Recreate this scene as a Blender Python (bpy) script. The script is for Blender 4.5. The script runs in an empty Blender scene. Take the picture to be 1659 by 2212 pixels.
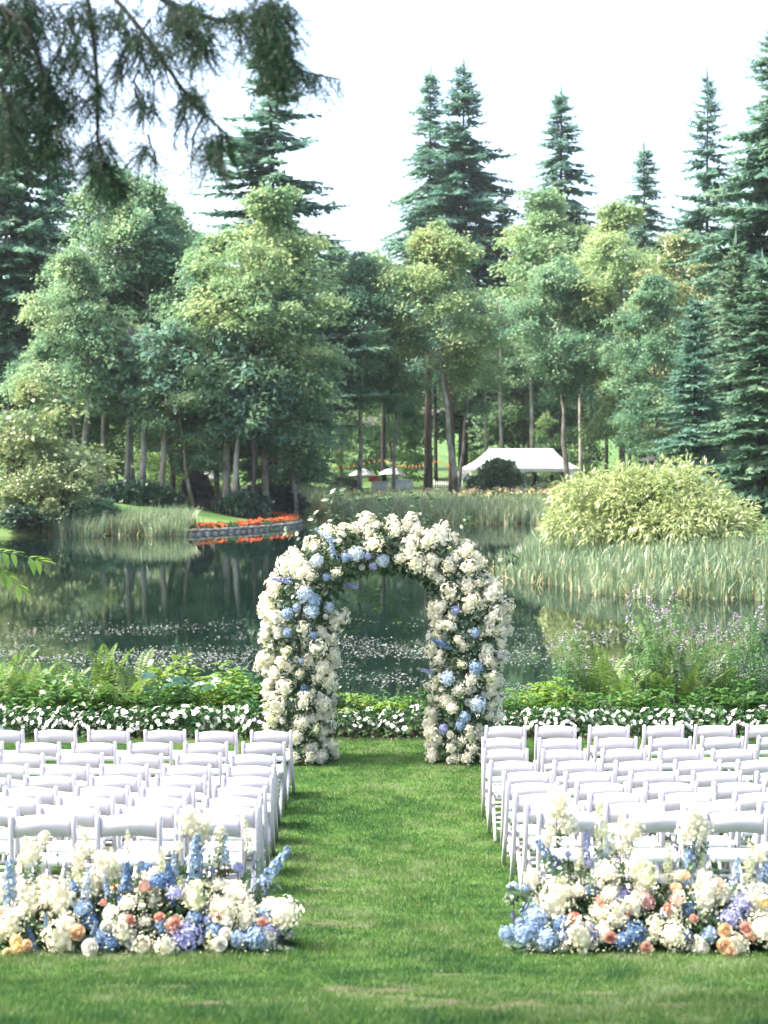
import bpy, math, random
import numpy as np
from mathutils import Vector, Matrix

# ------------------------------------------------------------------ camera, sky, sun, exposure
SC = bpy.context.scene
COL = SC.collection
WATER = 0.0
CAMZ = 4.2
F = 3380.0            # focal length in units of a 1659 x 2212 picture
TILT = math.atan(116.0 / F)

cam_d = bpy.data.cameras.new("camera")
cam = bpy.data.objects.new("camera", cam_d)
COL.objects.link(cam)
cam.location = (0, 0, CAMZ)
cam.rotation_euler = (math.pi / 2 - TILT, 0, 0)
cam_d.sensor_fit = 'VERTICAL'
cam_d.sensor_height = 36.0
cam_d.lens = 36.0 * F / 2212.0
cam_d.clip_end = 3000
cam_d.dof.use_dof = True
cam_d.dof.focus_distance = 18.6
cam_d.dof.aperture_fstop = 2.7
SC.camera = cam

SUN_EL, SUN_AZ = 52.0, -92.0          # azimuth from +Y towards +X
world = bpy.data.worlds.new("World")
SC.world = world
world.use_nodes = True
wn = world.node_tree
sky = wn.nodes.new("ShaderNodeTexSky")
sky.sky_type = 'NISHITA'
sky.sun_disc = False
sky.sun_elevation = math.radians(SUN_EL)
sky.sun_rotation = math.radians(SUN_AZ)
sky.air_density = 1.0
sky.dust_density = 5.5
sky.ozone_density = 1.0
bg = wn.nodes["Background"]
bg.inputs[1].default_value = 0.15
wn.links.new(sky.outputs[0], bg.inputs[0])

sun_d = bpy.data.lights.new("sun", 'SUN')
sun_d.energy = 2.5
sun_d.angle = math.radians(7.0)
sun_d.color = (1.0, 0.95, 0.86)
sun = bpy.data.objects.new("sun", sun_d)
COL.objects.link(sun)
az, el = math.radians(SUN_AZ), math.radians(SUN_EL)
to_sun = Vector((math.sin(az) * math.cos(el), math.cos(az) * math.cos(el), math.sin(el)))
sun.rotation_euler = to_sun.to_track_quat('Z', 'Y').to_euler()
sun.location = (-20, 30, 40)

SC.view_settings.view_transform = 'Standard'
SC.view_settings.look = 'None'
SC.view_settings.gamma = 1.0
SC.view_settings.use_curve_mapping = False
SC.view_settings.exposure = 2.05
SC.render.engine = 'CYCLES'
SC.cycles.use_denoising = True
SC.cycles.max_bounces = 6
SC.cycles.diffuse_bounces = 3
SC.cycles.glossy_bounces = 2
SC.cycles.transmission_bounces = 4
SC.cycles.transparent_max_bounces = 4
SC.cycles.caustics_reflective = False
SC.cycles.caustics_refractive = False
SC.cycles.sample_clamp_indirect = 6.0

# ------------------------------------------------------------------ measuring helpers
CT, ST = math.cos(TILT), math.sin(TILT)

def at(xv, yv, d):
    """the point at ground distance d (metres along +Y) that stands at (xv, yv) of the 1659 x 2212 picture"""
    u, w = (xv - 829.5) / F, (1106.0 - yv) / F
    ry = CT + w * ST
    rz = -ST + w * CT
    k = d / ry
    return Vector((u * k, d, CAMZ + rz * k))

# ------------------------------------------------------------------ mesh helpers
class MB:
    def __init__(self):
        self.V = []; self.Q = []; self.T = []; self.n = 0; self.P = []
    def add(self, v, quads=None, tris=None, polys=None):
        v = np.asarray(v, dtype=np.float64).reshape(-1, 3)
        if quads is not None and len(quads): self.Q.append(np.asarray(quads, dtype=np.int64).reshape(-1, 4) + self.n)
        if tris is not None and len(tris): self.T.append(np.asarray(tris, dtype=np.int64).reshape(-1, 3) + self.n)
        if polys is not None:
            for p in polys: self.P.append([i + self.n for i in p])
        self.V.append(v); self.n += len(v)
        return self
    def mesh(self, name, mat, smooth=False):
        me = bpy.data.meshes.new(name)
        V = np.concatenate(self.V)
        Q = np.concatenate(self.Q) if self.Q else np.zeros((0, 4), int)
        T = np.concatenate(self.T) if self.T else np.zeros((0, 3), int)
        nq, nt, npz = len(Q), len(T), len(self.P)
        loops = [Q.ravel(), T.ravel()] + [np.array(p) for p in self.P]
        loops = np.concatenate(loops).astype(np.int32)
        sizes = np.concatenate([np.full(nq, 4), np.full(nt, 3), np.array([len(p) for p in self.P], dtype=int)]).astype(np.int32)
        starts = np.concatenate([[0], np.cumsum(sizes)[:-1]]).astype(np.int32)
        me.vertices.add(len(V)); me.vertices.foreach_set("co", V.astype(np.float32).ravel())
        me.loops.add(len(loops)); me.loops.foreach_set("vertex_index", loops)
        me.polygons.add(len(sizes)); me.polygons.foreach_set("loop_start", starts)
        if smooth: me.polygons.foreach_set("use_smooth", np.ones(len(sizes), dtype=bool))
        me.update(calc_edges=True)
        if mat is not None: me.materials.append(mat)
        return me
    def box(self, c, s, rot=None):
        x, y, z = s[0] / 2, s[1] / 2, s[2] / 2
        v = np.array([[-x,-y,-z],[x,-y,-z],[x,y,-z],[-x,y,-z],[-x,-y,z],[x,-y,z],[x,y,z],[-x,y,z]])
        if rot is not None: v = v @ np.array(rot.to_matrix() if hasattr(rot, 'to_matrix') else rot).T
        return self.add(v + np.array(c), [[0,3,2,1],[4,5,6,7],[0,1,5,4],[1,2,6,5],[2,3,7,6],[3,0,4,7]])
    def tube(self, pts, rad, sides=8, cap=True):
        pts = np.asarray(pts, float); n = len(pts)
        rad = np.broadcast_to(np.asarray(rad, float), (n,))
        tang = np.gradient(pts, axis=0); tang /= np.linalg.norm(tang, axis=1)[:, None] + 1e-9
        ref = np.array([0, 0, 1.0]) if abs(tang[0][2]) < 0.9 else np.array([1.0, 0, 0])
        V = []
        for i in range(n):
            a = np.cross(tang[i], ref); a /= np.linalg.norm(a) + 1e-9
            b = np.cross(tang[i], a)
            th = np.arange(sides) * 2 * math.pi / sides
            V.append(pts[i] + rad[i] * (np.cos(th)[:, None] * a + np.sin(th)[:, None] * b))
        q = []
        for i in range(n - 1):
            for k in range(sides):
                q.append([i*sides+k, i*sides+(k+1) % sides, (i+1)*sides+(k+1) % sides, (i+1)*sides+k])
        P = [list(range(sides))[::-1], [(n-1)*sides+k for k in range(sides)]] if cap else None
        return self.add(np.concatenate(V), q, polys=P)
    def lathe(self, prof, sides=16, c=(0, 0, 0)):
        th = np.arange(sides) * 2 * math.pi / sides
        V = []; q = []
        for r, z in prof:
            V.append(np.stack([r*np.cos(th), r*np.sin(th), np.full(sides, z)], 1))
        for i in range(len(prof) - 1):
            for k in range(sides):
                q.append([i*sides+k, i*sides+(k+1) % sides, (i+1)*sides+(k+1) % sides, (i+1)*sides+k])
        return self.add(np.concatenate(V) + np.array(c), q)

def unit(a):
    return a / (np.linalg.norm(a, axis=-1, keepdims=True) + 1e-9)

def diamonds(mb, c, u, n, L, W, fold=0.12):
    """pointed leaves: base at c, along u, face normal n; arrays"""
    N = len(c)
    L = np.broadcast_to(L, (N,))[:, None]; W = np.broadcast_to(W, (N,))[:, None]
    u = unit(u); s = unit(np.cross(n, u)); nn = np.cross(u, s)
    m = c + u * L * 0.45 + nn * L * fold
    V = np.stack([c, m + s * W * 0.5, c + u * L, m - s * W * 0.5], 1).reshape(-1, 3)
    i = np.arange(N)[:, None] * 4
    mb.add(V, i + np.array([0, 1, 2, 3]))

def ovals(mb, c, u, n, L, W, fold=0.15, droop=0.15):
    """leaves of two folded halves, six points round the edge"""
    N = len(c)
    L = np.broadcast_to(L, (N,))[:, None]; W = np.broadcast_to(W, (N,))[:, None]
    u = unit(u); s = unit(np.cross(n, u)); nn = np.cross(u, s)
    tip = c + u * L - nn * L * droop
    mid = c + u * L * 0.5 + nn * L * 0.02
    l1 = c + u * L * 0.28 + s * W * 0.48 + nn * W * fold
    l2 = c + u * L * 0.66 + s * W * 0.40 + nn * (W * fold - L * droop * 0.35)
    r1 = c + u * L * 0.28 - s * W * 0.48 + nn * W * fold
    r2 = c + u * L * 0.66 - s * W * 0.40 + nn * (W * fold - L * droop * 0.35)
    V = np.stack([c, l1, l2, tip, r2, r1, mid], 1).reshape(-1, 3)
    i = np.arange(N)[:, None] * 7
    mb.add(V, np.concatenate([i + np.array([0, 6, 2, 1]), i + np.array([0, 5, 4, 6])]),
           np.concatenate([i + np.array([6, 3, 2]), i + np.array([6, 4, 3])]))

def rsphere(rng, n):
    return unit(rng.normal(size=(n, 3)))

# ------------------------------------------------------------------ object helpers
def obj(name, me, parent=None, loc=None, rot=None, scale=None):
    o = bpy.data.objects.new(name, me)
    COL.objects.link(o)
    if parent is not None: o.parent = parent
    if loc is not None: o.location = loc
    if rot is not None: o.rotation_euler = rot
    if scale is not None: o.scale = scale if hasattr(scale, '__len__') else (scale,) * 3
    return o

def tag(o, label=None, cat=None, group=None, kind=None):
    if label: o["label"] = label
    if cat: o["category"] = cat
    if group: o["group"] = group
    if kind: o["kind"] = kind
    return o

def thing(name, label, cat, loc=(0, 0, 0), rz=0.0, group=None, scale=None):
    o = obj(name, None, None, loc, (0, 0, rz), scale)
    o.empty_display_size = 0.1
    return tag(o, label, cat, group)

ORD = ["first", "second", "third", "fourth", "fifth", "sixth", "seventh", "eighth", "ninth", "tenth", "eleventh", "twelfth",
       "thirteenth", "fourteenth", "fifteenth", "sixteenth", "seventeenth", "eighteenth", "nineteenth", "twentieth", "twenty-first",
       "twenty-second", "twenty-third", "twenty-fourth", "twenty-fifth", "twenty-sixth", "twenty-seventh", "twenty-eighth",
       "twenty-ninth", "thirtieth", "thirty-first", "thirty-second", "thirty-third", "thirty-fourth", "thirty-fifth", "thirty-sixth",
       "thirty-seventh", "thirty-eighth"]

# ------------------------------------------------------------------ materials
def new_mat(name):
    m = bpy.data.materials.new(name); m.use_nodes = True
    nt = m.node_tree
    for n in list(nt.nodes): nt.nodes.remove(n)
    out = nt.nodes.new("ShaderNodeOutputMaterial")
    return m, nt, out

def ramp_between(nt, fac, cols):
    r = nt.nodes.new("ShaderNodeValToRGB")
    el = r.color_ramp.elements
    while len(el) < len(cols): el.new(0.5)
    for i, c in enumerate(cols):
        el[i].position = i / (len(cols) - 1)
        el[i].color = (*c, 1)
    nt.links.new(fac, r.inputs[0])
    return r.outputs[0]

def leaf_mat(name, cols, trans=0.4, gloss=0.06, scale=0.35, island=0.5, tcol=None, rough=0.45):
    """leaf or petal: colours vary leaf by leaf and clump by clump, light comes through"""
    m, nt, out = new_mat(name)
    geo = nt.nodes.new("ShaderNodeNewGeometry")
    tc = nt.nodes.new("ShaderNodeTexCoord")
    noi = nt.nodes.new("ShaderNodeTexNoise"); noi.inputs["Scale"].default_value = scale; noi.inputs["Detail"].default_value = 2
    nt.links.new(tc.outputs["Object"], noi.inputs["Vector"])
    st = nt.nodes.new("ShaderNodeMapRange")
    st.inputs[1].default_value = 0.3; st.inputs[2].default_value = 0.7
    nt.links.new(noi.outputs[0], st.inputs[0])
    mx = nt.nodes.new("ShaderNodeMix"); mx.inputs[0].default_value = island
    nt.links.new(st.outputs[0], mx.inputs[2]); nt.links.new(geo.outputs["Random Per Island"], mx.inputs[3])
    oi = nt.nodes.new("ShaderNodeObjectInfo")
    ad = nt.nodes.new("ShaderNodeMath"); ad.operation = 'MULTIPLY_ADD'
    ad.inputs[1].default_value = 0.3; ad.inputs[2].default_value = -0.15
    nt.links.new(oi.outputs["Random"], ad.inputs[0])
    a2 = nt.nodes.new("ShaderNodeMath"); a2.operation = 'ADD'; a2.use_clamp = True
    nt.links.new(mx.outputs[0], a2.inputs[0]); nt.links.new(ad.outputs[0], a2.inputs[1])
    col = ramp_between(nt, a2.outputs[0], cols)
    dif = nt.nodes.new("ShaderNodeBsdfDiffuse"); nt.links.new(col, dif.inputs[0])
    tr = nt.nodes.new("ShaderNodeBsdfTranslucent")
    if tcol:
        mc = nt.nodes.new("ShaderNodeMix"); mc.data_type = 'RGBA'; mc.blend_type = 'MULTIPLY'; mc.inputs[0].default_value = 1.0
        nt.links.new(col, mc.inputs[6]); mc.inputs[7].default_value = (*tcol, 1)
        nt.links.new(mc.outputs[2], tr.inputs[0])
    else:
        nt.links.new(col, tr.inputs[0])
    ms = nt.nodes.new("ShaderNodeMixShader"); ms.inputs[0].default_value = trans
    nt.links.new(dif.outputs[0], ms.inputs[1]); nt.links.new(tr.outputs[0], ms.inputs[2])
    last = ms
    if gloss > 0:
        gl = nt.nodes.new("ShaderNodeBsdfGlossy"); gl.inputs["Roughness"].default_value = rough
        mg = nt.nodes.new("ShaderNodeMixShader"); mg.inputs[0].default_value = gloss
        nt.links.new(ms.outputs[0], mg.inputs[1]); nt.links.new(gl.outputs[0], mg.inputs[2])
        last = mg
    nt.links.new(last.outputs[0], out.inputs[0])
    return m

def solid(name, cols, rough=0.6, scale=4.0, spec=0.4, bump=0.0, bscale=40.0, detail=4, stretch=None, emit=None, coat=0.0):
    m, nt, out = new_mat(name)
    p = nt.nodes.new("ShaderNodeBsdfPrincipled")
    tc = nt.nodes.new("ShaderNodeTexCoord")
    vec = tc.outputs["Object"]
    if stretch:
        mp = nt.nodes.new("ShaderNodeMapping"); mp.inputs["Scale"].default_value = stretch
        nt.links.new(vec, mp.inputs[0]); vec = mp.outputs[0]
    noi = nt.nodes.new("ShaderNodeTexNoise"); noi.inputs["Scale"].default_value = scale; noi.inputs["Detail"].default_value = detail
    nt.links.new(vec, noi.inputs["Vector"])
    st = nt.nodes.new("ShaderNodeMapRange"); st.inputs[1].default_value = 0.32; st.inputs[2].default_value = 0.68
    nt.links.new(noi.outputs[0], st.inputs[0])
    if len(cols) == 1: cols = [tuple(c * 0.95 for c in cols[0]), cols[0]]
    nt.links.new(ramp_between(nt, st.outputs[0], cols), p.inputs["Base Color"])
    p.inputs["Roughness"].default_value = rough
    p.inputs["Specular IOR Level"].default_value = spec
    p.inputs["Coat Weight"].default_value = coat
    if bump:
        n2 = nt.nodes.new("ShaderNodeTexNoise"); n2.inputs["Scale"].default_value = bscale; n2.inputs["Detail"].default_value = 3
        nt.links.new(vec, n2.inputs["Vector"])
        b = nt.nodes.new("ShaderNodeBump"); b.inputs["Strength"].default_value = bump; b.inputs["Distance"].default_value = 0.02
        nt.links.new(n2.outputs[0], b.inputs["Height"]); nt.links.new(b.outputs[0], p.inputs["Normal"])
    if emit:
        p.inputs["Emission Color"].default_value = (*emit[0], 1); p.inputs["Emission Strength"].default_value = emit[1]
    nt.links.new(p.outputs[0], out.inputs[0])
    return m

M = {}
M['white_resin'] = solid('white_resin', [(0.575, 0.53, 0.59), (0.60, 0.555, 0.615)], rough=0.38, scale=3, spec=0.5)
M['white_pad'] = solid('white_pad', [(0.77, 0.77, 0.77), (0.82, 0.82, 0.82)], rough=0.5, scale=6, bump=0.15, bscale=30)
M['spruce'] = leaf_mat('spruce_needles', [(0.075, 0.185, 0.145), (0.145, 0.28, 0.205), (0.27, 0.40, 0.265)], trans=0.42, gloss=0.02, scale=0.4, island=0.55)
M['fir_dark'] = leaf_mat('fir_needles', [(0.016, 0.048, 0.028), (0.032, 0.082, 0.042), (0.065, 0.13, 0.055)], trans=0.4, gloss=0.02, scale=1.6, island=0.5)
M['pine'] = leaf_mat('pine_needles', [(0.08, 0.18, 0.12), (0.15, 0.265, 0.165), (0.28, 0.33, 0.19)], trans=0.4, gloss=0.02, scale=0.35, island=0.5)
M['alder'] = leaf_mat('alder_leaves', [(0.080, 0.21, 0.135), (0.20, 0.35, 0.20), (0.41, 0.50, 0.25)], trans=0.5, gloss=0.02, scale=0.30, island=0.45)
M['maple'] = leaf_mat('maple_leaves', [(0.095, 0.23, 0.130), (0.26, 0.40, 0.195), (0.50, 0.55, 0.24)], trans=0.5, gloss=0.02, scale=0.30, island=0.45)
M['under'] = leaf_mat('understorey_leaves', [(0.03, 0.10, 0.06), (0.10, 0.21, 0.085), (0.29, 0.39, 0.13)], trans=0.45, gloss=0.02, scale=0.12, island=0.4)
M['autumn'] = leaf_mat('turning_leaves', [(0.13, 0.22, 0.10), (0.25, 0.33, 0.13), (0.40, 0.38, 0.16)], trans=0.4, scale=0.5, island=0.5)
M['laurel'] = leaf_mat('laurel_leaves', [(0.018, 0.06, 0.04), (0.035, 0.095, 0.055), (0.065, 0.14, 0.075)], trans=0.2, gloss=0.12, scale=0.6, island=0.6)
M['purple'] = leaf_mat('purple_leaves', [(0.03, 0.016, 0.026), (0.055, 0.03, 0.045), (0.07, 0.05, 0.05)], trans=0.25, scale=0.6)
M['bamboo'] = leaf_mat('pale_leaves', [(0.24, 0.33, 0.12), (0.42, 0.50, 0.21), (0.62, 0.65, 0.35)], trans=0.45, gloss=0.08, scale=0.5, island=0.6)
M['roundshrub'] = leaf_mat('shrub_leaves', [(0.09, 0.18, 0.10), (0.15, 0.25, 0.13), (0.23, 0.32, 0.16)], trans=0.4, scale=0.6, island=0.55)
M['lime'] = leaf_mat('lime_leaves', [(0.09, 0.21, 0.025), (0.20, 0.34, 0.04), (0.36, 0.44, 0.07)], trans=0.5, scale=2.0, island=0.6)
M['mid'] = leaf_mat('mid_green_leaves', [(0.035, 0.115, 0.025), (0.08, 0.20, 0.038), (0.15, 0.28, 0.055)], trans=0.45, scale=2.0, island=0.6)
M['fern'] = leaf_mat('fern_fronds', [(0.09, 0.18, 0.035), (0.16, 0.27, 0.05), (0.27, 0.35, 0.08)], trans=0.5, scale=2.0, island=0.4)
M['fireweed'] = leaf_mat('fireweed_leaves', [(0.04, 0.125, 0.035), (0.085, 0.21, 0.055), (0.16, 0.29, 0.08)], trans=0.4, gloss=0.05, scale=2.0, island=0.65)
M['fireweed_flower'] = leaf_mat('fireweed_petals', [(0.46, 0.32, 0.50), (0.60, 0.46, 0.62)], trans=0.4, gloss=0, scale=5)
M['bigleaf'] = leaf_mat('blue_green_leaves', [(0.06, 0.16, 0.11), (0.10, 0.22, 0.16)], trans=0.35, gloss=0.1, scale=2)
M['bouquet_leaf'] = leaf_mat('bouquet_leaves', [(0.020, 0.062, 0.022), (0.042, 0.105, 0.034), (0.075, 0.15, 0.05)], trans=0.3, gloss=0.1, scale=4.0, island=0.65)
M['border_leaf'] = leaf_mat('border_leaves', [(0.025, 0.08, 0.03), (0.05, 0.125, 0.04), (0.085, 0.18, 0.06)], trans=0.3, gloss=0.03, scale=4.0, island=0.65)
M['reed'] = leaf_mat('reed_blades', [(0.11, 0.19, 0.10), (0.20, 0.29, 0.155), (0.36, 0.42, 0.24)], trans=0.4, gloss=0.06, scale=0.4, island=0.6)
M['reed_dry'] = leaf_mat('dry_reed_blades', [(0.34, 0.29, 0.14), (0.46, 0.41, 0.22), (0.56, 0.52, 0.34)], trans=0.35, gloss=0.03, scale=0.6, island=0.6)
M['petal_cream'] = leaf_mat('cream_petals', [(0.72, 0.67, 0.50), (0.81, 0.78, 0.63), (0.85, 0.83, 0.73)], trans=0.35, gloss=0, scale=5.0, island=0.45)
M['petal_white'] = leaf_mat('white_petals', [(0.78, 0.77, 0.70), (0.84, 0.83, 0.78)], trans=0.35, gloss=0, scale=8.0, island=0.5)
M['petal_green'] = leaf_mat('greenish_petals', [(0.50, 0.55, 0.30), (0.68, 0.69, 0.46), (0.78, 0.77, 0.60)], trans=0.35, gloss=0, scale=5.0, island=0.5)
M['petal_blue'] = leaf_mat('blue_petals', [(0.18, 0.28, 0.42), (0.29, 0.39, 0.52), (0.44, 0.53, 0.62)], trans=0.3, gloss=0, scale=6.0, island=0.6)
M['petal_paleblue'] = leaf_mat('pale_blue_petals', [(0.36, 0.45, 0.54), (0.48, 0.56, 0.64), (0.60, 0.66, 0.70)], trans=0.3, gloss=0, scale=6.0, island=0.6)
M['petal_deepblue'] = leaf_mat('deep_blue_petals', [(0.075, 0.14, 0.27), (0.14, 0.23, 0.38), (0.25, 0.35, 0.50)], trans=0.3, gloss=0, scale=6.0, island=0.6)
M['petal_lavender'] = leaf_mat('lavender_petals', [(0.26, 0.27, 0.50), (0.37, 0.38, 0.60), (0.52, 0.53, 0.70)], trans=0.3, gloss=0, scale=6.0, island=0.6)
M['petal_coral'] = leaf_mat('coral_petals', [(0.54, 0.25, 0.20), (0.66, 0.38, 0.31), (0.74, 0.51, 0.43)], trans=0.35, gloss=0, scale=9.0, island=0.5)
M['petal_yellow'] = leaf_mat('yellow_petals', [(0.72, 0.60, 0.32), (0.80, 0.70, 0.44)], trans=0.35, gloss=0, scale=9.0)
M['petal_peach'] = leaf_mat('peach_petals', [(0.72, 0.50, 0.30), (0.80, 0.64, 0.46)], trans=0.35, gloss=0, scale=9.0)
M['petal_blush'] = leaf_mat('blush_petals', [(0.70, 0.48, 0.40), (0.80, 0.64, 0.56)], trans=0.35, gloss=0, scale=9.0)
M['petal_orange'] = leaf_mat('orange_petals', [(0.60, 0.09, 0.03), (0.70, 0.17, 0.04), (0.58, 0.09, 0.12)], trans=0.3, gloss=0, scale=1.5, island=0.6)
M['petal_pink'] = leaf_mat('pink_petals', [(0.70, 0.38, 0.40), (0.75, 0.62, 0.30), (0.8, 0.75, 0.7)], trans=0.3, gloss=0, scale=0.4, island=0.5)
M['thistle'] = solid('thistle_blue_grey', [(0.20, 0.24, 0.38), (0.34, 0.38, 0.52)], rough=0.8, scale=60, spec=0.2)
M['mauve'] = leaf_mat('mauve_petals', [(0.48, 0.26, 0.25), (0.6, 0.38, 0.36)], trans=0.3, gloss=0, scale=9.0)
M['stem'] = solid('green_stem', [(0.05, 0.10, 0.03), (0.09, 0.14, 0.05)], rough=0.6, scale=8)
M['brown_stem'] = solid('brown_stem', [(0.10, 0.055, 0.04), (0.16, 0.10, 0.06)], rough=0.7, scale=12)
M['bark_pale'] = solid('pale_alder_bark', [(0.10, 0.085, 0.07), (0.27, 0.25, 0.22), (0.40, 0.385, 0.35)], rough=0.85, scale=1.6, spec=0.2, bump=0.6, bscale=9, stretch=(1, 1, 0.6))
M['bark_brown'] = solid('fir_bark', [(0.055, 0.038, 0.032), (0.12, 0.085, 0.07), (0.17, 0.13, 0.11)], rough=0.9, scale=3.0, spec=0.15, bump=0.9, bscale=8, stretch=(1, 1, 0.2))
M['bark_dark'] = solid('dark_bark', [(0.03, 0.026, 0.024), (0.075, 0.062, 0.055)], rough=0.9, scale=4.0, spec=0.15, bump=0.8, bscale=10, stretch=(1, 1, 0.25))
M['bark_moss'] = solid('mossy_bark', [(0.10, 0.085, 0.07), (0.26, 0.24, 0.21), (0.13, 0.11, 0.03), (0.36, 0.34, 0.31)], rough=0.9, scale=0.9, spec=0.15, bump=0.8, bscale=10, stretch=(1, 1, 0.5))
M['tent'] = solid('white_vinyl', [(0.76, 0.75, 0.77), (0.82, 0.81, 0.82)], rough=0.45, scale=0.5, spec=0.4, bump=0.1, bscale=2)
M['white_paint'] = solid('white_paint', [(0.72, 0.72, 0.72), (0.80, 0.80, 0.80)], rough=0.5, scale=3)
M['tan_wood'] = solid('tan_wood', [(0.42, 0.33, 0.25), (0.55, 0.45, 0.36)], rough=0.6, scale=3, stretch=(1, 1, 6))
M['dark_cloth'] = solid('dark_cloth', [(0.02, 0.02, 0.024), (0.05, 0.05, 0.055)], rough=0.8, scale=4)
M['red_cloth'] = solid('red_cloth', [(0.55, 0.06, 0.03), (0.65, 0.09, 0.05)], rough=0.7, scale=4)
M['metal'] = solid('dark_metal', [(0.05, 0.05, 0.05), (0.08, 0.08, 0.08)], rough=0.4, scale=8)
M['bulb'] = solid('amber_bulb', [(0.8, 0.30, 0.08)], rough=0.3, emit=((1.0, 0.36, 0.10), 0.18))
M['skin'] = solid('skin', [(0.5, 0.32, 0.24), (0.55, 0.36, 0.27)], rough=0.6, scale=5)
M['stone'] = solid('wall_stone', [(0.13, 0.125, 0.11), (0.24, 0.225, 0.20), (0.33, 0.31, 0.27)], rough=0.9, scale=1.2, spec=0.15, bump=0.8, bscale=6)
M['mulch'] = solid('bark_mulch', [(0.035, 0.022, 0.018), (0.075, 0.05, 0.038)], rough=0.95, scale=30, spec=0.1, bump=1.0, bscale=60)

# ------------------------------------------------------------------ the setting: lawn, bed, bank, pond, far land
def lawn_z(y):
    y = np.asarray(y, float)
    z = 0.51 + 0.0115 * np.clip(17.2 - y, 0, 10.7) ** 2 + 0.12 * np.clip(6.5 - y, 0, 30)
    t = np.clip((y - 22.4) / 2.6, 0, 1)
    return z - (t * t * (3 - 2 * t)) * 0.95

DIRT = [(-0.05, 7.76, 0.34, 0.20), (0.10, 7.45, 0.16, 0.06), (0.55, 7.15, 0.50, 0.26), (0.95, 7.6, 0.26, 0.10), (-0.75, 7.2, 0.22, 0.14),
        (-0.30, 10.6, 0.26, 0.13), (1.25, 7.15, 0.25, 0.10), (-1.2, 7.9, 0.3, 0.07), (0.35, 8.35, 0.3, 0.05), (-0.55, 12.3, 0.2, 0.06)]

def dirt_at(x, y):
    v = np.zeros(np.broadcast(x, y).shape)
    for cx, cy, sx, sy in DIRT:
        wob = 0.7 * np.sin(x * 17 + cy * 5 + 2 * np.sin(y * 11)) + 0.6 * np.sin(y * 23 + x * 9) + 0.4 * np.sin(x * 41 - y * 33)
        v = np.maximum(v, np.exp(-((x - cx) / sx) ** 2 - ((y - cy) / sy) ** 2 + wob - 0.2))
    return np.clip(v, 0, 1)

def grid_mesh(name, xs, ys, zf, mat, attr=None):
    X, Y = np.meshgrid(xs, ys)
    Z = zf(X, Y)
    V = np.stack([X, Y, Z], -1).reshape(-1, 3)
    nx, ny = len(xs), len(ys)
    i = (np.arange(ny - 1)[:, None] * nx + np.arange(nx - 1)[None, :]).reshape(-1, 1)
    mb = MB().add(V, i + np.array([0, 1, nx + 1, nx]))
    me = mb.mesh(name, mat, smooth=True)
    if attr is not None:
        a = me.attributes.new(attr[0], 'FLOAT', 'POINT')
        a.data.foreach_set("value", attr[1](X, Y).astype(np.float32).ravel())
    return me

def grass_colour(nt, vec):
    n1 = nt.nodes.new("ShaderNodeTexNoise"); n1.inputs["Scale"].default_value = 0.9; n1.inputs["Detail"].default_value = 5; n1.inputs["Roughness"].default_value = 0.6
    n2 = nt.nodes.new("ShaderNodeTexNoise"); n2.inputs["Scale"].default_value = 4.5; n2.inputs["Detail"].default_value = 3
    nt.links.new(vec, n1.inputs["Vector"]); nt.links.new(vec, n2.inputs["Vector"])
    ad = nt.nodes.new("ShaderNodeMix"); ad.inputs[0].default_value = 0.45
    nt.links.new(n1.outputs[0], ad.inputs[2]); nt.links.new(n2.outputs[0], ad.inputs[3])
    st = nt.nodes.new("ShaderNodeMapRange"); st.inputs[1].default_value = 0.40; st.inputs[2].default_value = 0.60
    nt.links.new(ad.outputs[0], st.inputs[0])
    return st.outputs[0]

def lawn_material():
    m, nt, out = new_mat('lawn_turf')
    tc = nt.nodes.new("ShaderNodeTexCoord")
    f = grass_colour(nt, tc.outputs["Object"])
    col = ramp_between(nt, f, [(0.035, 0.085, 0.022), (0.06, 0.125, 0.03), (0.09, 0.15, 0.045)])
    at_ = nt.nodes.new("ShaderNodeAttribute"); at_.attribute_name = "dirt"
    n3 = nt.nodes.new("ShaderNodeTexNoise"); n3.inputs["Scale"].default_value = 25
    nt.links.new(tc.outputs["Object"], n3.inputs["Vector"])
    soil = ramp_between(nt, n3.outputs[0], [(0.06, 0.048, 0.036), (0.14, 0.112, 0.085)])
    mx = nt.nodes.new("ShaderNodeMix"); mx.data_type = 'RGBA'
    nt.links.new(at_.outputs["Fac"], mx.inputs[0]); nt.links.new(col, mx.inputs[6]); nt.links.new(soil, mx.inputs[7])
    d = nt.nodes.new("ShaderNodeBsdfDiffuse"); nt.links.new(mx.outputs[2], d.inputs[0])
    nt.links.new(d.outputs[0], out.inputs[0])
    return m

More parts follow.
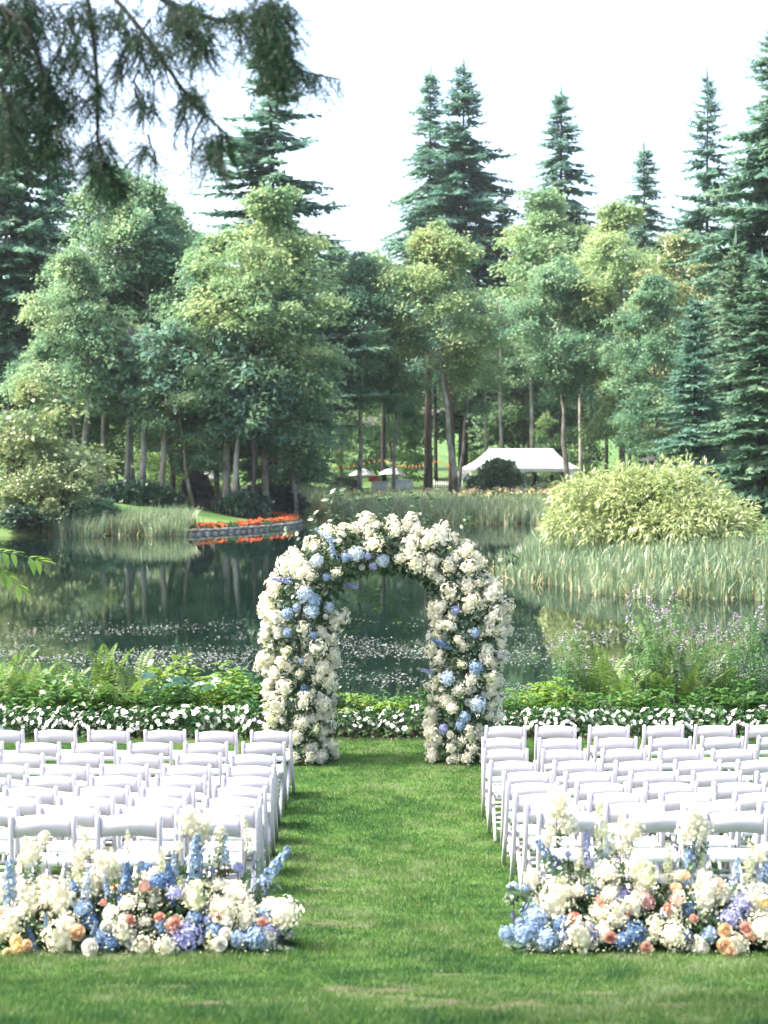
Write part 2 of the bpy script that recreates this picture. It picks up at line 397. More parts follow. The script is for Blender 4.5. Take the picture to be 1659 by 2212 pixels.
def blade_material():
    m, nt, out = new_mat('grass_blades')
    tc = nt.nodes.new("ShaderNodeTexCoord"); geo = nt.nodes.new("ShaderNodeNewGeometry")
    f = grass_colour(nt, tc.outputs["Object"])
    mx = nt.nodes.new("ShaderNodeMix"); mx.inputs[0].default_value = 0.28
    nt.links.new(f, mx.inputs[2]); nt.links.new(geo.outputs["Random Per Island"], mx.inputs[3])
    col = ramp_between(nt, mx.outputs[0], [(0.026, 0.080, 0.026), (0.055, 0.128, 0.032), (0.100, 0.170, 0.046), (0.195, 0.235, 0.13)])
    d = nt.nodes.new("ShaderNodeBsdfDiffuse"); t = nt.nodes.new("ShaderNodeBsdfTranslucent")
    g = nt.nodes.new("ShaderNodeBsdfGlossy"); g.inputs["Roughness"].default_value = 0.4
    nt.links.new(col, d.inputs[0]); nt.links.new(col, t.inputs[0])
    a = nt.nodes.new("ShaderNodeMixShader"); a.inputs[0].default_value = 0.4
    b = nt.nodes.new("ShaderNodeMixShader"); b.inputs[0].default_value = 0.015
    nt.links.new(d.outputs[0], a.inputs[1]); nt.links.new(t.outputs[0], a.inputs[2])
    nt.links.new(a.outputs[0], b.inputs[1]); nt.links.new(g.outputs[0], b.inputs[2])
    nt.links.new(b.outputs[0], out.inputs[0])
    return m

M['lawn'] = lawn_material()
M['blades'] = blade_material()
M['far_grass'] = solid('far_grass', [(0.045, 0.10, 0.03), (0.075, 0.14, 0.04), (0.12, 0.175, 0.065)], rough=0.9, scale=0.5, spec=0.1, bump=0.5, bscale=6)
M['bank_soil'] = solid('bank_soil', [(0.03, 0.045, 0.02), (0.06, 0.08, 0.03)], rough=0.95, scale=2, spec=0.1, bump=0.8, bscale=20)

xs = np.concatenate([np.arange(-60, -8, 4), np.arange(-8, 8.01, 0.1), np.arange(12, 61, 4)])
ys = np.concatenate([np.arange(-10, 5.9, 1.0), np.arange(6, 20.36, 0.1)])
ys[-1] = 20.35
lz2 = lambda X, Y: lawn_z(Y)
tag(obj("lawn", grid_mesh("lawn", xs, ys, lz2, M['lawn'], ("dirt", dirt_at))), kind="structure")
xs2 = np.concatenate([np.arange(-60, -10, 5), np.arange(-10, 10.1, 0.5), np.arange(15, 61, 5)])
tag(obj("flower_bed_soil", grid_mesh("flower_bed_soil", xs2, np.arange(20.35, 21.36, 0.1), lambda X, Y: lawn_z(Y) - 0.03 + 0.015 * np.sin(X * 9) * np.sin(Y * 40), M['mulch'])), kind="structure")
tag(obj("bank", grid_mesh("bank", xs2, np.arange(21.25, 27.1, 0.25), lambda X, Y: lawn_z(Y) - 0.05 + 0.05 * np.sin(X * 2.1) * np.sin(Y * 3), M['bank_soil'])), kind="structure")

def build_grass():
    rng = np.random.default_rng(5)
    n = 760000
    y = 5.6 + (20.5 - 5.6) * rng.random(n) ** 1.25
    hw = np.minimum(0.262 * y + 0.9, 8)
    x = (rng.random(n) * 2 - 1) * hw
    # patchy density: worn soil stays bare
    keep = rng.random(n) > dirt_at(x, y) * 0.98
    tuft = 0.55 + 0.45 * np.sin(x * 3.1 + np.sin(y * 2.3) * 2) * np.sin(y * 2.7 + np.sin(x * 1.9) * 2)
    keep &= rng.random(n) < 0.62 + 0.38 * tuft
    x, y, tuft = x[keep], y[keep], tuft[keep]
    n = len(x)
    h = (0.018 + 0.024 * rng.random(n)) * (0.75 + 0.4 * tuft)
    wd = (0.0016 + 0.0009 * rng.random(n)) * (0.8 + y / 14)
    th = rng.random(n) * 2 * math.pi
    ln = h * (0.3 + 0.7 * rng.random(n))
    ph = th + rng.normal(size=n) * 0.8 + math.pi / 2
    z = lawn_z(y) - 0.004
    base = np.stack([x, y, z], 1)
    s = np.stack([np.cos(th), np.sin(th), np.zeros(n)], 1) * wd[:, None]
    tip = base + np.stack([np.cos(ph) * ln, np.sin(ph) * ln, h], 1)
    V = np.stack([base - s, base + s, tip], 1).reshape(-1, 3)
    me = MB().add(V, tris=np.arange(n)[:, None] * 3 + np.array([0, 1, 2])).mesh("grass", M['blades'])
    tag(obj("grass", me), "short mown green grass covering the aisle and lawn", "grass", kind="stuff")
build_grass()

# the pond
def water_material():
    m, nt, out = new_mat('pond_water')
    p = nt.nodes.new("ShaderNodeBsdfPrincipled")
    p.inputs["Base Color"].default_value = (0.004, 0.012, 0.0095, 1)
    p.inputs["Roughness"].default_value = 0.03
    p.inputs["IOR"].default_value = 1.33
    tc = nt.nodes.new("ShaderNodeTexCoord")
    mp = nt.nodes.new("ShaderNodeMapping"); mp.inputs["Scale"].default_value = (1.0, 0.6, 1)
    nt.links.new(tc.outputs["Object"], mp.inputs[0])
    n1 = nt.nodes.new("ShaderNodeTexNoise"); n1.inputs["Scale"].default_value = 1.6; n1.inputs["Detail"].default_value = 3
    n2 = nt.nodes.new("ShaderNodeTexNoise"); n2.inputs["Scale"].default_value = 9.0; n2.inputs["Detail"].default_value = 2
    nt.links.new(mp.outputs[0], n1.inputs["Vector"]); nt.links.new(mp.outputs[0], n2.inputs["Vector"])
    ad = nt.nodes.new("ShaderNodeMix"); ad.inputs[0].default_value = 0.25
    nt.links.new(n1.outputs[0], ad.inputs[2]); nt.links.new(n2.outputs[0], ad.inputs[3])
    b = nt.nodes.new("ShaderNodeBump"); b.inputs["Strength"].default_value = 0.035; b.inputs["Distance"].default_value = 0.03
    nt.links.new(ad.outputs[0], b.inputs["Height"]); nt.links.new(b.outputs[0], p.inputs["Normal"])
    nt.links.new(p.outputs[0], out.inputs[0])
    return m
M['water'] = water_material()
tag(obj("pond_water", MB().add([[-160, 21.5, WATER], [160, 21.5, WATER], [160, 420, WATER], [-160, 420, WATER]], [[0, 1, 2, 3]]).mesh("pond_water", M['water'])), kind="structure")

# far land
SHORE = np.array([(-160, 84), (-40, 84.5), (-20.7, 84.5), (-13, 84.8), (-10.7, 86), (-8.7, 88.4), (-6.6, 92.3), (-5.3, 96.5), (-5.3, 100.5),
                  (-6.6, 105), (-8.4, 110), (-9.0, 115), (-6.6, 117.5), (-4.4, 117), (-2.9, 112.5), (-1.9, 107), (0, 103), (5, 101), (9.8, 100.5), (11.2, 96),
                  (10.3, 89), (8.2, 78), (6.3, 66), (5.1, 59), (4.9, 55.7), (5.7, 52.4), (6.8, 49.3), (8.1, 48), (11.3, 46.6), (16, 45.4), (40, 44), (160, 40), (160, 430), (-160, 430)], float)

def shore_dist(X, Y):
    """signed distance to the shoreline, positive on land"""
    P = np.stack([np.ravel(X), np.ravel(Y)], 1)
    best = np.full(len(P), 1e9); inside = np.zeros(len(P), bool)
    for a, b in zip(SHORE, np.roll(SHORE, -1, 0)):
        ab = b - a
        t = np.clip(((P - a) @ ab) / (ab @ ab), 0, 1)
        best = np.minimum(best, np.linalg.norm(P - a - t[:, None] * ab, axis=1))
        cr = (a[1] > P[:, 1]) != (b[1] > P[:, 1])
        with np.errstate(divide='ignore', invalid='ignore'):
            xi = (b[0] - a[0]) * (P[:, 1] - a[1]) / (b[1] - a[1]) + a[0]
        inside ^= cr & (P[:, 0] < xi)
    return np.where(inside, best, -best).reshape(np.shape(X))

def land_z(X, Y):
    X = np.asarray(X, float); Y = np.asarray(Y, float)
    d = shore_dist(X, Y)
    up = 0.10 + 1.0 * (1 - np.exp(-np.clip(d, 0, None) / 7.0))
    bank = np.clip((d - 4) / 10, 0, 1) * np.clip((-X - 6) / 5, 0, 1) * np.clip((130 - Y) / 15, 0, 1) * 0.9
    far = np.clip(Y - 172, 0, 200) * 0.05
    land = up + bank + far + 0.05 * np.sin(X * 0.7) * np.sin(Y * 0.5)
    return np.where(d > 0, land, np.maximum(d * 0.35, -0.9))

xs3 = np.concatenate([np.arange(-160, -45, 8), np.arange(-45, 45, 0.8), np.arange(45, 161, 8)])
ys3 = np.concatenate([np.arange(38, 125, 0.8), np.arange(125, 180, 2.5), np.arange(180, 431, 12)])
tag(obj("far_ground", grid_mesh("far_ground", xs3, ys3, land_z, M['far_grass'])), kind="structure")

def gpos(xv, d):
    X = (xv - 829.5) / F * d
    return np.array([X, d, float(land_z(np.array([X]), np.array([d]))[0])])

# ------------------------------------------------------------------ trees
def trunk_path(rng, H, lean=(0, 0), wob=0.25, n=9):
    t = np.linspace(0, 1, n)
    x = lean[0] * t + np.cumsum(rng.normal(size=n)) * wob * 0.3 * (t > 0)
    y = lean[1] * t + np.cumsum(rng.normal(size=n)) * wob * 0.3 * (t > 0)
    return np.stack([x, y, t * H], 1)

def on_path(path, z):
    return np.array([np.interp(z, path[:, 2], path[:, 0]), np.interp(z, path[:, 2], path[:, 1]), z])

def conifer(seed, H=40.0, R=6.5, taper=17.0, gap=0.55, base=3.0, r0=0.45, dens=1.0, droop=0.25, fmat='spruce', bmat='bark_dark'):
    rng = np.random.default_rng(seed)
    path = trunk_path(rng, H, wob=0.12)
    tr = MB().tube(path, np.linspace(r0, 0.03, len(path)), 8)
    cr = MB(); C = []; U = []; N = []; L = []; W = []
    z = base
    while z < H - 0.3:
        k = rng.integers(5, 8)
        dn = H - z
        rr = R * min(1.0, (dn / taper) ** 0.82) * (0.95 if dn < taper else 1 - 0.12 * (dn - taper) / H)
        for j in range(k):
            if rng.random() > dens: continue
            a = rng.random() * 2 * math.pi
            ln = rr * rng.uniform(0.5, 1.18) + 0.25
            if rng.random() < 0.08: ln *= 0.5
            dirh = np.array([math.cos(a), math.sin(a), 0])
            up0 = 0.35 if dn < 6 else rng.uniform(-0.05, 0.15)
            dr = droop * rng.uniform(0.6, 1.4)
            s = np.linspace(0, 1, 6)
            p0 = on_path(path, min(z + rng.uniform(-0.6, 0.6) * min(1, dn / 5), H))
            pts = p0 + dirh * (s * ln)[:, None] + np.array([0, 0, 1.0]) * ((up0 * s - dr * s ** 1.6 + 0.10 * s ** 4) * ln)[:, None]
            if ln > 0.8: tr.tube(pts[[0, 3, 5]], [0.02 + 0.012 * ln, 0.02 + 0.006 * ln, 0.012], 3, cap=False)
            m = max(4, int(ln / 0.23))
            side = np.array([-dirh[1], dirh[0], 0])
            for q in range(m):
                t = 0.12 + 0.88 * (q + rng.random()) / m
                f = t * 5; i = min(int(f), 4); f -= i
                p = pts[i] * (1 - f) + pts[i + 1] * f
                fw = pts[i + 1] - pts[i]; fw = fw / np.linalg.norm(fw)
                sl = (0.26 * ln * (1 - t) ** 0.8 + 0.35) * rng.uniform(0.7, 1.2)
                sl = min(sl, 1.3)
                for sg in (-1, 1):
                    u = fw * rng.uniform(0.4, 0.9) + side * sg + np.array([0, 0, rng.uniform(-0.45, 0.05)])
                    C.append(p); U.append(u); N.append(np.array([0, 0, 1.0]) + rng.normal(size=3) * 0.35); L.append(sl); W.append(sl * 0.46)
                if rng.random() < 0.8:
                    C.append(p); U.append(fw * 0.6 + rng.normal(size=3) * 0.5 + np.array([0, 0, rng.uniform(-1.0, 0.5)])); N.append(rng.normal(size=3)); L.append(sl * 0.7); W.append(sl * 0.36)
            C.append(pts[-1]); U.append(pts[-1] - pts[-2] + np.array([0, 0, 0.05])); N.append(np.array([0, 0, 1.0])); L.append(0.5); W.append(0.2)
        z += gap * rng.uniform(0.75, 1.3) * (0.62 if dn < 5 else 1.0)
    C.append(path[-1] - np.array([0, 0, 0.6])); U.append(np.array([0, 0, 1.0])); N.append(np.array([1.0, 0, 0])); L.append(1.6); W.append(0.2)
    diamonds(cr, np.array(C), np.array(U), np.array(N), np.array(L), np.array(W), fold=0.06)
    return tr.mesh("trunk", M[bmat], True), cr.mesh("crown", M[fmat]), H

def broadleaf(seed, H=20.0, rx=4.2, cb=0.25, npads=230, per=105, pad=1.25, leaf=0.36, r0=0.22, lean=(0, 0), shape=0.9, fmat='alder', bmat='bark_pale', top=0.35, multi=1, mid=0.45):
    rng = np.random.default_rng(seed)
    tr = MB(); cr = MB()
    paths = []
    for k in range(multi):
        a = rng.random() * 6.28
        off = np.array([math.cos(a), math.sin(a), 0]) * (0.3 * k)
        p = trunk_path(rng, H * 0.93, (lean[0] + (rng.normal() * 1.2 if k else 0), lean[1] + (rng.normal() * 1.2 if k else 0)), 0.4) + off
        tr.tube(p, np.linspace(r0, 0.04, len(p)) * (1 if k == 0 else 0.75), 8)
        paths.append(p)
    CC = []; UU = []; NN = []; LL = []
    ppb = 7                                   # leaf pads on one bough
    for k in range(int(npads / ppb)):
        t = rng.random() ** 0.9
        z = H * (cb + (1 - cb) * t)
        env = 0.62 + 0.38 * t / mid if t <= mid else max(0.10, (1 - ((t - mid) / (1 - mid)) ** 2.1)) ** 0.8
        p = paths[rng.integers(multi)]
        a = rng.random() * 6.28
        R = rx * env * rng.uniform(0.6, 1.22)
        c0 = on_path(p, min(z, p[-1, 2]))
        b0 = on_path(p, max(0.5, min(z, p[-1, 2]) - R * rng.uniform(0.25, 0.7)))
        tipb = np.array([c0[0] + math.cos(a) * R, c0[1] + math.sin(a) * R, z + rng.normal() * 0.4])
        md = (b0 + tipb) / 2 + np.array([0, 0, 0.10 * R])
        BP = np.array([b0, md, tipb])
        tr.tube(BP, [0.03 + 0.012 * R, 0.02 + 0.007 * R, 0.012], 4, cap=False)
        for j in range(ppb):
            f = rng.uniform(0.25, 1.0) ** 0.7
            q0 = BP[0] * (1 - f) ** 2 + BP[1] * 2 * f * (1 - f) + BP[2] * f * f
            side = np.array([-math.sin(a), math.cos(a), 0]) * rng.normal() * 0.30 * R * f
            c = q0 + side + np.array([0, 0, rng.normal() * 0.35])
            s = pad * rng.uniform(0.45, 1.15) * (0.7 + 0.3 * env)
            n = int(per * rng.uniform(0.6, 1.3))
            rho = np.sqrt(rng.random(n)) * s
            th = rng.random(n) * 6.28
            q = np.stack([np.cos(th) * rho, np.sin(th) * rho, rng.normal(size=n) * 0.20 * s - 0.25 * rho ** 2 / s], 1)
            stray = rng.random(n) < 0.25
            q[stray] = q[stray] * rng.uniform(1.0, 1.7, (stray.sum(), 1)) + rng.normal(size=(stray.sum(), 3)) * 0.25 * s
            tiltv = np.array([math.cos(a), math.sin(a), 0]) * rng.uniform(0.1, 0.7)
            q[:, 2] -= (q @ tiltv) * 0.9
            CC.append(c + q)
            out = np.stack([np.cos(th), np.sin(th), rng.normal(size=n) * 0.3 - 0.5], 1) + rng.normal(size=(n, 3)) * 0.45
            UU.append(out); NN.append(np.array([0, 0, 1.0]) + rng.normal(size=(n, 3)) * 0.6 + tiltv * 0.8)
            LL.append(leaf * rng.uniform(0.5, 1.2, n))
    L = np.concatenate(LL)
    diamonds(cr, np.concatenate(CC), np.concatenate(UU), np.concatenate(NN), L, L * 0.72, fold=0.10)
    return tr.mesh("trunk", M[bmat], True), cr.mesh("crown", M[fmat]), H

KIND = {
    'spruce_wide': conifer(11, 40, 7.0, 17, 0.42, 6, 0.5, 1.0, 0.30),
    'spruce_open': conifer(12, 38, 7.0, 24, 0.55, 6, 0.42, 0.9, 0.22),
    'spruce_narrow': conifer(13, 38, 4.2, 15, 0.42, 8, 0.38, 0.95, 0.38),
    'spruce_low': conifer(14, 18, 4.0, 16, 0.42, 0.6, 0.28, 1.0, 0.30, 'pine'),
    'alder_tall': broadleaf(21, 21, 4.9, 0.18, 330, 150, 1.15, 0.28, 0.22, (0.9, 0), 0.9),
    'alder_lean': broadleaf(22, 20, 4.7, 0.22, 300, 150, 1.15, 0.28, 0.20, (-1.0, 0.5), 0.9),
    'maple_high': broadleaf(23, 21, 4.2, 0.42, 240, 150, 1.2, 0.30, 0.26, (-1.3, 0), 0.9, 'maple'),
    'maple_broad': broadleaf(24, 22, 5.2, 0.24, 350, 150, 1.2, 0.30, 0.28, (0.4, 0), 0.9, 'maple'),
    'turning_shrub': broadleaf(25, 7.2, 3.5, 0.06, 120, 105, 0.95, 0.24, 0.10, (0.2, 0), 0.9, 'autumn', 'bark_dark', 0.4, 4, 0.35),
    'forest_tree': broadleaf(26, 24, 5.5, 0.04, 240, 75, 1.9, 0.6, 0.25, (0.3, 0), 0.9, 'under', 'bark_dark'),
}

def tree(kind, name, label, xv, top, d, sxy=1.0, rz=0.0, group=None, cat='tree', fmat=None, bmat=None, lean=None):
    tm, cm, H = KIND[kind]
    g = gpos(xv, d)
    apex = at(xv, top, d)
    s = (apex.z - g[2]) / H
    t = thing(name, label, cat, g - np.array([0, 0, 0.1]), rz, group, (s * sxy, s * sxy, s))
    a = obj("trunk", tm, t); b = obj("crown", cm, t)
    for o, mm in ((a, bmat), (b, fmat)):
        if mm:
            o.material_slots[0].link = 'OBJECT'; o.material_slots[0].material = M[mm]
    return t

GC, GB = "tall conifers round the pond", "broadleaf trees round the pond"
# conifers that stand above the wood
tree('spruce_open', 'spruce_tree', "tall open-branched spruce with layered boughs above the bank trees, behind hanging fir twigs", 585, 60, 128, 1.45, 0.3, GC)
tree('spruce_wide', 'spruce_tree', "broad dense spruce with the highest tip over the middle of the far shore", 1000, 140, 182, 1.08, 1.2, GC)
tree('spruce_narrow', 'spruce_tree', "thin pointed spruce tucked against the broad spruce behind the arch", 926, 152, 186, 1.05, 0.4, GC)
tree('spruce_narrow', 'spruce_tree', "lone spindly spruce tip standing clear in the sky above the tent", 1213, 198, 188, 1.25, 2.6, GC)
tree('spruce_narrow', 'spruce_tree', "shortest pointed conifer tip, in the sky gap over the yellowish maples", 1388, 318, 180, 1.25, 4.4, GC)
tree('spruce_open', 'spruce_tree', "open-branched spruce with a thin bare tip near the edge conifers", 1524, 160, 150, 0.85, 2.0, GC)
tree('spruce_wide', 'spruce_tree', "huge dark spruce cut off by the picture edge, above the pale shrub", 1668, 40, 112, 1.05, 5.1, GC)
tree('spruce_wide', 'spruce_tree', "dark blue-green spruce at the picture edge behind the turning shrub", 30, 60, 112, 0.95, 0.9, GC)
tree('spruce_open', 'spruce_tree', "pale thin spruce seen through the hanging fir twigs", 110, 150, 140, 0.9, 3.3, GC)
tree('spruce_low', 'pine_tree', "low grey-green pine reaching the ground behind the pale shrub", 1648, 560, 82, 1.25, 0.8, GC)
tree('spruce_low', 'pine_tree', "bluish young conifer between the tent and the grey-green pine", 1500, 640, 100, 1.15, 2.2, GC, fmat='spruce')
tree('spruce_low', 'pine_tree', "young conifer with drooping tiers just right of the round maple crowns", 1580, 520, 105, 1.1, 4.0, GC, fmat='pine')
tree('spruce_wide', 'fir_tree', "dark fir filling the shade behind the leaning pale trunk", 1085, 420, 184, 0.8, 3.0, GC)
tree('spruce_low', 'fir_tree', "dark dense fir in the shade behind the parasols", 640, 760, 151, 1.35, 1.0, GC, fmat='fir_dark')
# broadleaf trees on the near left bank
tree('alder_tall', 'alder_tree', "yellow-green alder with the tallest crown over the turning shrub", 215, 365, 108, 1.0, 0.2, GB)
tree('alder_lean', 'alder_tree', "leaning white-barked alder with pale trunk beside the turning shrub", 165, 560, 101, 1.0, 2.4, GB)
tree('alder_lean', 'alder_tree', "alder with a thin crooked trunk behind the long dark hedge", 310, 395, 106, 1.0, 5.5, GB)
tree('alder_tall', 'alder_tree', "grey-trunked alder in the middle of the bank, over the long dark hedge", 372, 450, 112, 1.0, 4.1, GB)
tree('maple_broad', 'alder_tree', "round crowned alder behind the mossy leaning trunk", 470, 490, 104, 0.9, 1.9, GB, fmat='alder', bmat='bark_moss')
tree('maple_broad', 'maple_tree', "large maple with yellow top and boughs sweeping down to the water", 575, 385, 102, 1.0, 0.5, GB, bmat='bark_moss')
tree('alder_tall', 'alder_tree', "alder whose boughs hang low over the short dark hedge", 640, 640, 104, 0.95, 3.6, GB)
tree('alder_lean', 'alder_tree', "low alder filling the shade under the big maple", 420, 700, 100, 1.15, 0.9, GB, bmat='bark_moss')
tree('alder_tall', 'alder_tree', "small alder between the two dark hedges", 520, 740, 110, 1.2, 2.9, GB)
tree('alder_lean', 'alder_tree', "shaded alder behind the turning shrub, lowest of the bank crowns", 110, 700, 104, 1.25, 5.0, GB)
# across the water
tree('maple_high', 'maple_tree', "slim tree with a pale trunk standing before the near parasol", 775, 560, 128, 0.95, 1.9, GB, fmat='alder')
tree('maple_high', 'maple_tree', "slender pale trunk in front of the far parasol", 850, 640, 130, 0.8, 4.4, GB, fmat='alder')
tree('maple_high', 'maple_tree', "bright yellow-green maple on a leaning pale trunk beside the tent", 985, 490, 126.5, 1.0, 0.0, GB)
tree('maple_high', 'maple_tree', "straight pale trunk at the tent's corner with a thin crown", 992, 640, 143, 0.8, 3.0, GB, fmat='alder')
tree('maple_broad', 'maple_tree', "tall rounded maple rising behind the tent's ridge", 1180, 400, 174, 1.1, 4.0, GB)
tree('maple_high', 'maple_tree', "pale trunk standing in front of the tent's open end", 1226, 560, 138, 1.05, 5.2, GB, fmat='alder')
tree('maple_broad', 'maple_tree', "bright maple crown beside the spruce gap, right of the tent", 1345, 420, 140, 0.95, 2.0, GB)
tree('maple_broad', 'maple_tree', "yellowing maple crown below the open-branched spruce", 1480, 490, 132, 0.95, 3.2, GB, fmat='autumn')
tree('alder_tall', 'alder_tree', "grey-green alder behind the pale shrub, right of the tent", 1410, 600, 125, 1.0, 1.1, GB, fmat='alder')
tree('alder_tall', 'alder_tree', "sparse alder behind the two parasols", 740, 540, 160, 1.05, 2.0, GB)
tree('alder_lean', 'alder_tree', "alder in the gap between the parasols and the broad spruce", 860, 560, 166, 1.1, 0.4, GB, fmat='maple')
tree('alder_lean', 'alder_tree', "alder directly behind the tent roof", 1100, 640, 178, 1.2, 5.1, GB)
tree('alder_tall', 'alder_tree', "alder at the back of the tent's right end", 1270, 600, 172, 1.2, 0.0, GB)

# single straight trunks of tall conifers whose crowns merge overhead
def pole(xv0, yv_top, xv_top, d, r, mat, label):
    g = gpos(xv0, d); a = at(xv_top, yv_top, d)
    H = a.z - g[2]
    rng = np.random.default_rng(int(xv0))
    n = 9
    t = np.linspace(0, 1, n)
    p = np.stack([(a.x - g[0]) * t + rng.normal(size=n) * 0.04, rng.normal(size=n) * 0.04, H * t], 1); p[0, :2] = 0
    rad = r * (1 - 0.45 * t); rad[0] = r * 1.25
    o = thing('tree', label, 'tree', g - np.array([0, 0, 0.1]), 0, "bare-stemmed trees round the tent")
    mb = MB().tube(p, rad, 9)
    cr = MB()
    nb = 46
    for k in range(nb):
        zz = H * rng.uniform(0.55, 1.0); ang = rng.random() * 6.28; l = rng.uniform(1.0, 2.8)
        b0 = on_path(p, zz)
        b1 = b0 + np.array([math.cos(ang) * l, math.sin(ang) * l, -0.2 * l])
        mb.tube(np.array([b0, (b0 + b1) / 2 + [0, 0, 0.1], b1]), [0.04, 0.03, 0.012], 4, cap=False)
        m = 36
        s = rng.random(m)[:, None]
        c = b0 + (b1 - b0) * (0.25 + 0.75 * s) + rng.normal(size=(m, 3)) * 0.28
        diamonds(cr, c, rng.normal(size=(m, 3)) + (b1 - b0) * 0.5, np.array([0, 0, 1.0]) + rng.normal(size=(m, 3)) * 0.4, rng.uniform(0.3, 0.6, m), rng.uniform(0.15, 0.3, m))
    obj("trunk", mb.mesh("trunk", M[mat], True), o); obj("crown", cr.mesh("crown", M['spruce' if mat != 'bark_pale' else 'alder']), o)

for a in [(924, 560, 926, 136, 0.36, 'bark_brown', "straight red-brown fir trunk between the far parasol and the leaning trunk"),
          (829, 600, 826, 142, 0.24, 'bark_dark', "dark straight trunk behind the parasols"),
          (978, 600, 972, 142, 0.36, 'bark_brown', "thick brown trunk right behind the leaning pale trunk"),
          (942, 640, 938, 146, 0.2, 'bark_dark', "thin dark trunk beside the red-brown fir trunk"),
          (1083, 640, 1080, 166, 0.22, 'bark_pale', "thin pale trunk behind the ridge of the tent"),
          (1152, 640, 1142, 166, 0.24, 'bark_pale', "grey trunk rising behind the middle of the tent roof"),
          (1196, 600, 1200, 170, 0.42, 'bark_dark', "thick dark trunk behind the tent's sloping end"),
          (1256, 640, 1252, 150, 0.24, 'bark_pale', "pale trunk just right of the tent"),
          (1132, 660, 1130, 172, 0.16, 'bark_dark', "dark thin trunk behind the tent"),
          (1050, 660, 1048, 168, 0.16, 'bark_pale', "thin light trunk behind the tent's sloping left end"),
          (1310, 660, 1305, 150, 0.2, 'bark_dark', "dark trunk in the shade between tent and pale shrub"),
          (1360, 660, 1362, 156, 0.2, 'bark_dark', "dark trunk behind the pale shrub's top"),
          (1412, 640, 1420, 150, 0.24, 'bark_dark', "dark trunk behind the right of the pale shrub"),
          (50, 620, 44, 118, 0.5, 'bark_brown', "dark conifer trunk in the shade at the picture edge"),
          (345, 700, 372, 99, 0.2, 'bark_moss', "mossy leaning trunk rising from the long dark hedge"),
          (487, 700, 492, 100, 0.28, 'bark_moss', "orange-brown mossy trunk at the short dark hedge"),
          (502, 760, 530, 99, 0.2, 'bark_pale', "pale leaning trunk at the short dark hedge"),
          (545, 780, 556, 99, 0.18, 'bark_dark', "dark leaning trunk at the end of the short dark hedge"),
          (305, 720, 318, 100, 0.22, 'bark_pale', "pale trunk standing right of the forked grey trunks"),
          (272, 700, 280, 101, 0.18, 'bark_pale', "left stem of the forked grey trunks by the long dark hedge"),
          (285, 700, 283, 102, 0.2, 'bark_pale', "right stem of the forked grey trunks by the long dark hedge"),
          (172, 700, 205, 99, 0.22, 'bark_pale', "leaning black and white trunk behind the turning shrub"),
          (222, 700, 226, 101, 0.17, 'bark_pale', "thin spotted trunk next to the leaning black and white trunk")]:
    pole(*a)

# the far wood closes the view between the trunks
def build_forest():
    tm, cm, H = KIND['forest_tree']
    rng = np.random.default_rng(77)
    rows = [(-62, 178, 1.0)]
    k = 0
    mb = MB()
    V = np.empty(len(cm.vertices) * 3); cm.vertices.foreach_get("co", V); V = V.reshape(-1, 4, 3)
    for y, x0, x1, step, hs in ((182, -58, 62, 9, 0.72), (166, -34, 4, 4.5, 0.30), (156, -24, -2, 4.0, 0.20), (119, -46, -13, 4.0, 0.30), (126, -44, -14, 4.5, 0.36), (163, 18, 34, 4.5, 0.30), (205, -66, 70, 9.5, 0.82), (136, -50, -20, 7, 0.75), (150, -48, -16, 8, 0.8), (128, 26, 52, 8, 0.7), (150, 30, 56, 8, 0.8)):
        x = x0
        while x < x1:
            xx, yy = x + rng.normal() * 1.5, y + rng.normal() * 4
            s = hs * rng.uniform(0.75, 1.1); a = rng.random() * 6.28
            ca, sa = math.cos(a), math.sin(a)
            sel = V[rng.random(len(V)) < 0.32]
            P = sel.reshape(-1, 3) @ np.array([[ca, sa, 0], [-sa, ca, 0], [0, 0, 1]]) * s + np.array([xx, yy, float(land_z(np.array([xx]), np.array([yy]))[0])])
            i = np.arange(len(sel))[:, None] * 4
            mb.add(P, i + np.array([0, 1, 2, 3]))
            x += step * rng.uniform(0.8, 1.2)
    tag(obj("forest", mb.mesh("forest", M['under'])), "green wood closing the view behind the trees and the tent", "wood", kind="stuff")
build_forest()

# shrubs on the far bank
def shrub_mesh(seed, rx, ry, h, ntuft, per, leaf, wr, mat, droop=0.5, lobes=7, spread=0.35):
    """an uneven mound: leaf tufts on several overlapping lobes"""
    rng = np.random.default_rng(seed)
    lb = []
    for k in range(lobes):
        a = rng.random() * 6.28; r = rng.uniform(0, 0.55)
        lb.append((math.cos(a) * r * rx, math.sin(a) * r * ry, rng.uniform(0.12, 0.5) * h, rng.uniform(0.36, 0.58)))
    C = []; U = []; N = []
    for k in range(ntuft):
        cx, cy, cz, s = lb[rng.integers(lobes)]
        dv = rsphere(rng, 1)[0]; dv[2] = abs(dv[2]) * 1.0 - 0.25
        rr = rng.uniform(0.75, 1.08)
        c = np.array([cx + dv[0] * rx * s * rr, cy + dv[1] * ry * s * rr, max(0.05, cz + dv[2] * h * s * rr)])
        n = int(per * rng.uniform(0.6, 1.4))
        o = unit(rng.normal(size=(n, 3)) + dv * 0.9 + np.array([0, 0, 0.25]))
        q = c + o * rng.random((n, 1)) * spread
        C.append(q); U.append(o + np.array([0, 0, -droop]) * rng.random((n, 1))); N.append(np.array([0, 0, 1.0]) + rng.normal(size=(n, 3)) * 0.4)
    C = np.concatenate(C); n = len(C); L = leaf * rng.uniform(0.6, 1.3, n)
    mb = MB(); diamonds(mb, C, np.concatenate(U), np.concatenate(N), L, L * wr)
    return mb.mesh("foliage", M[mat])

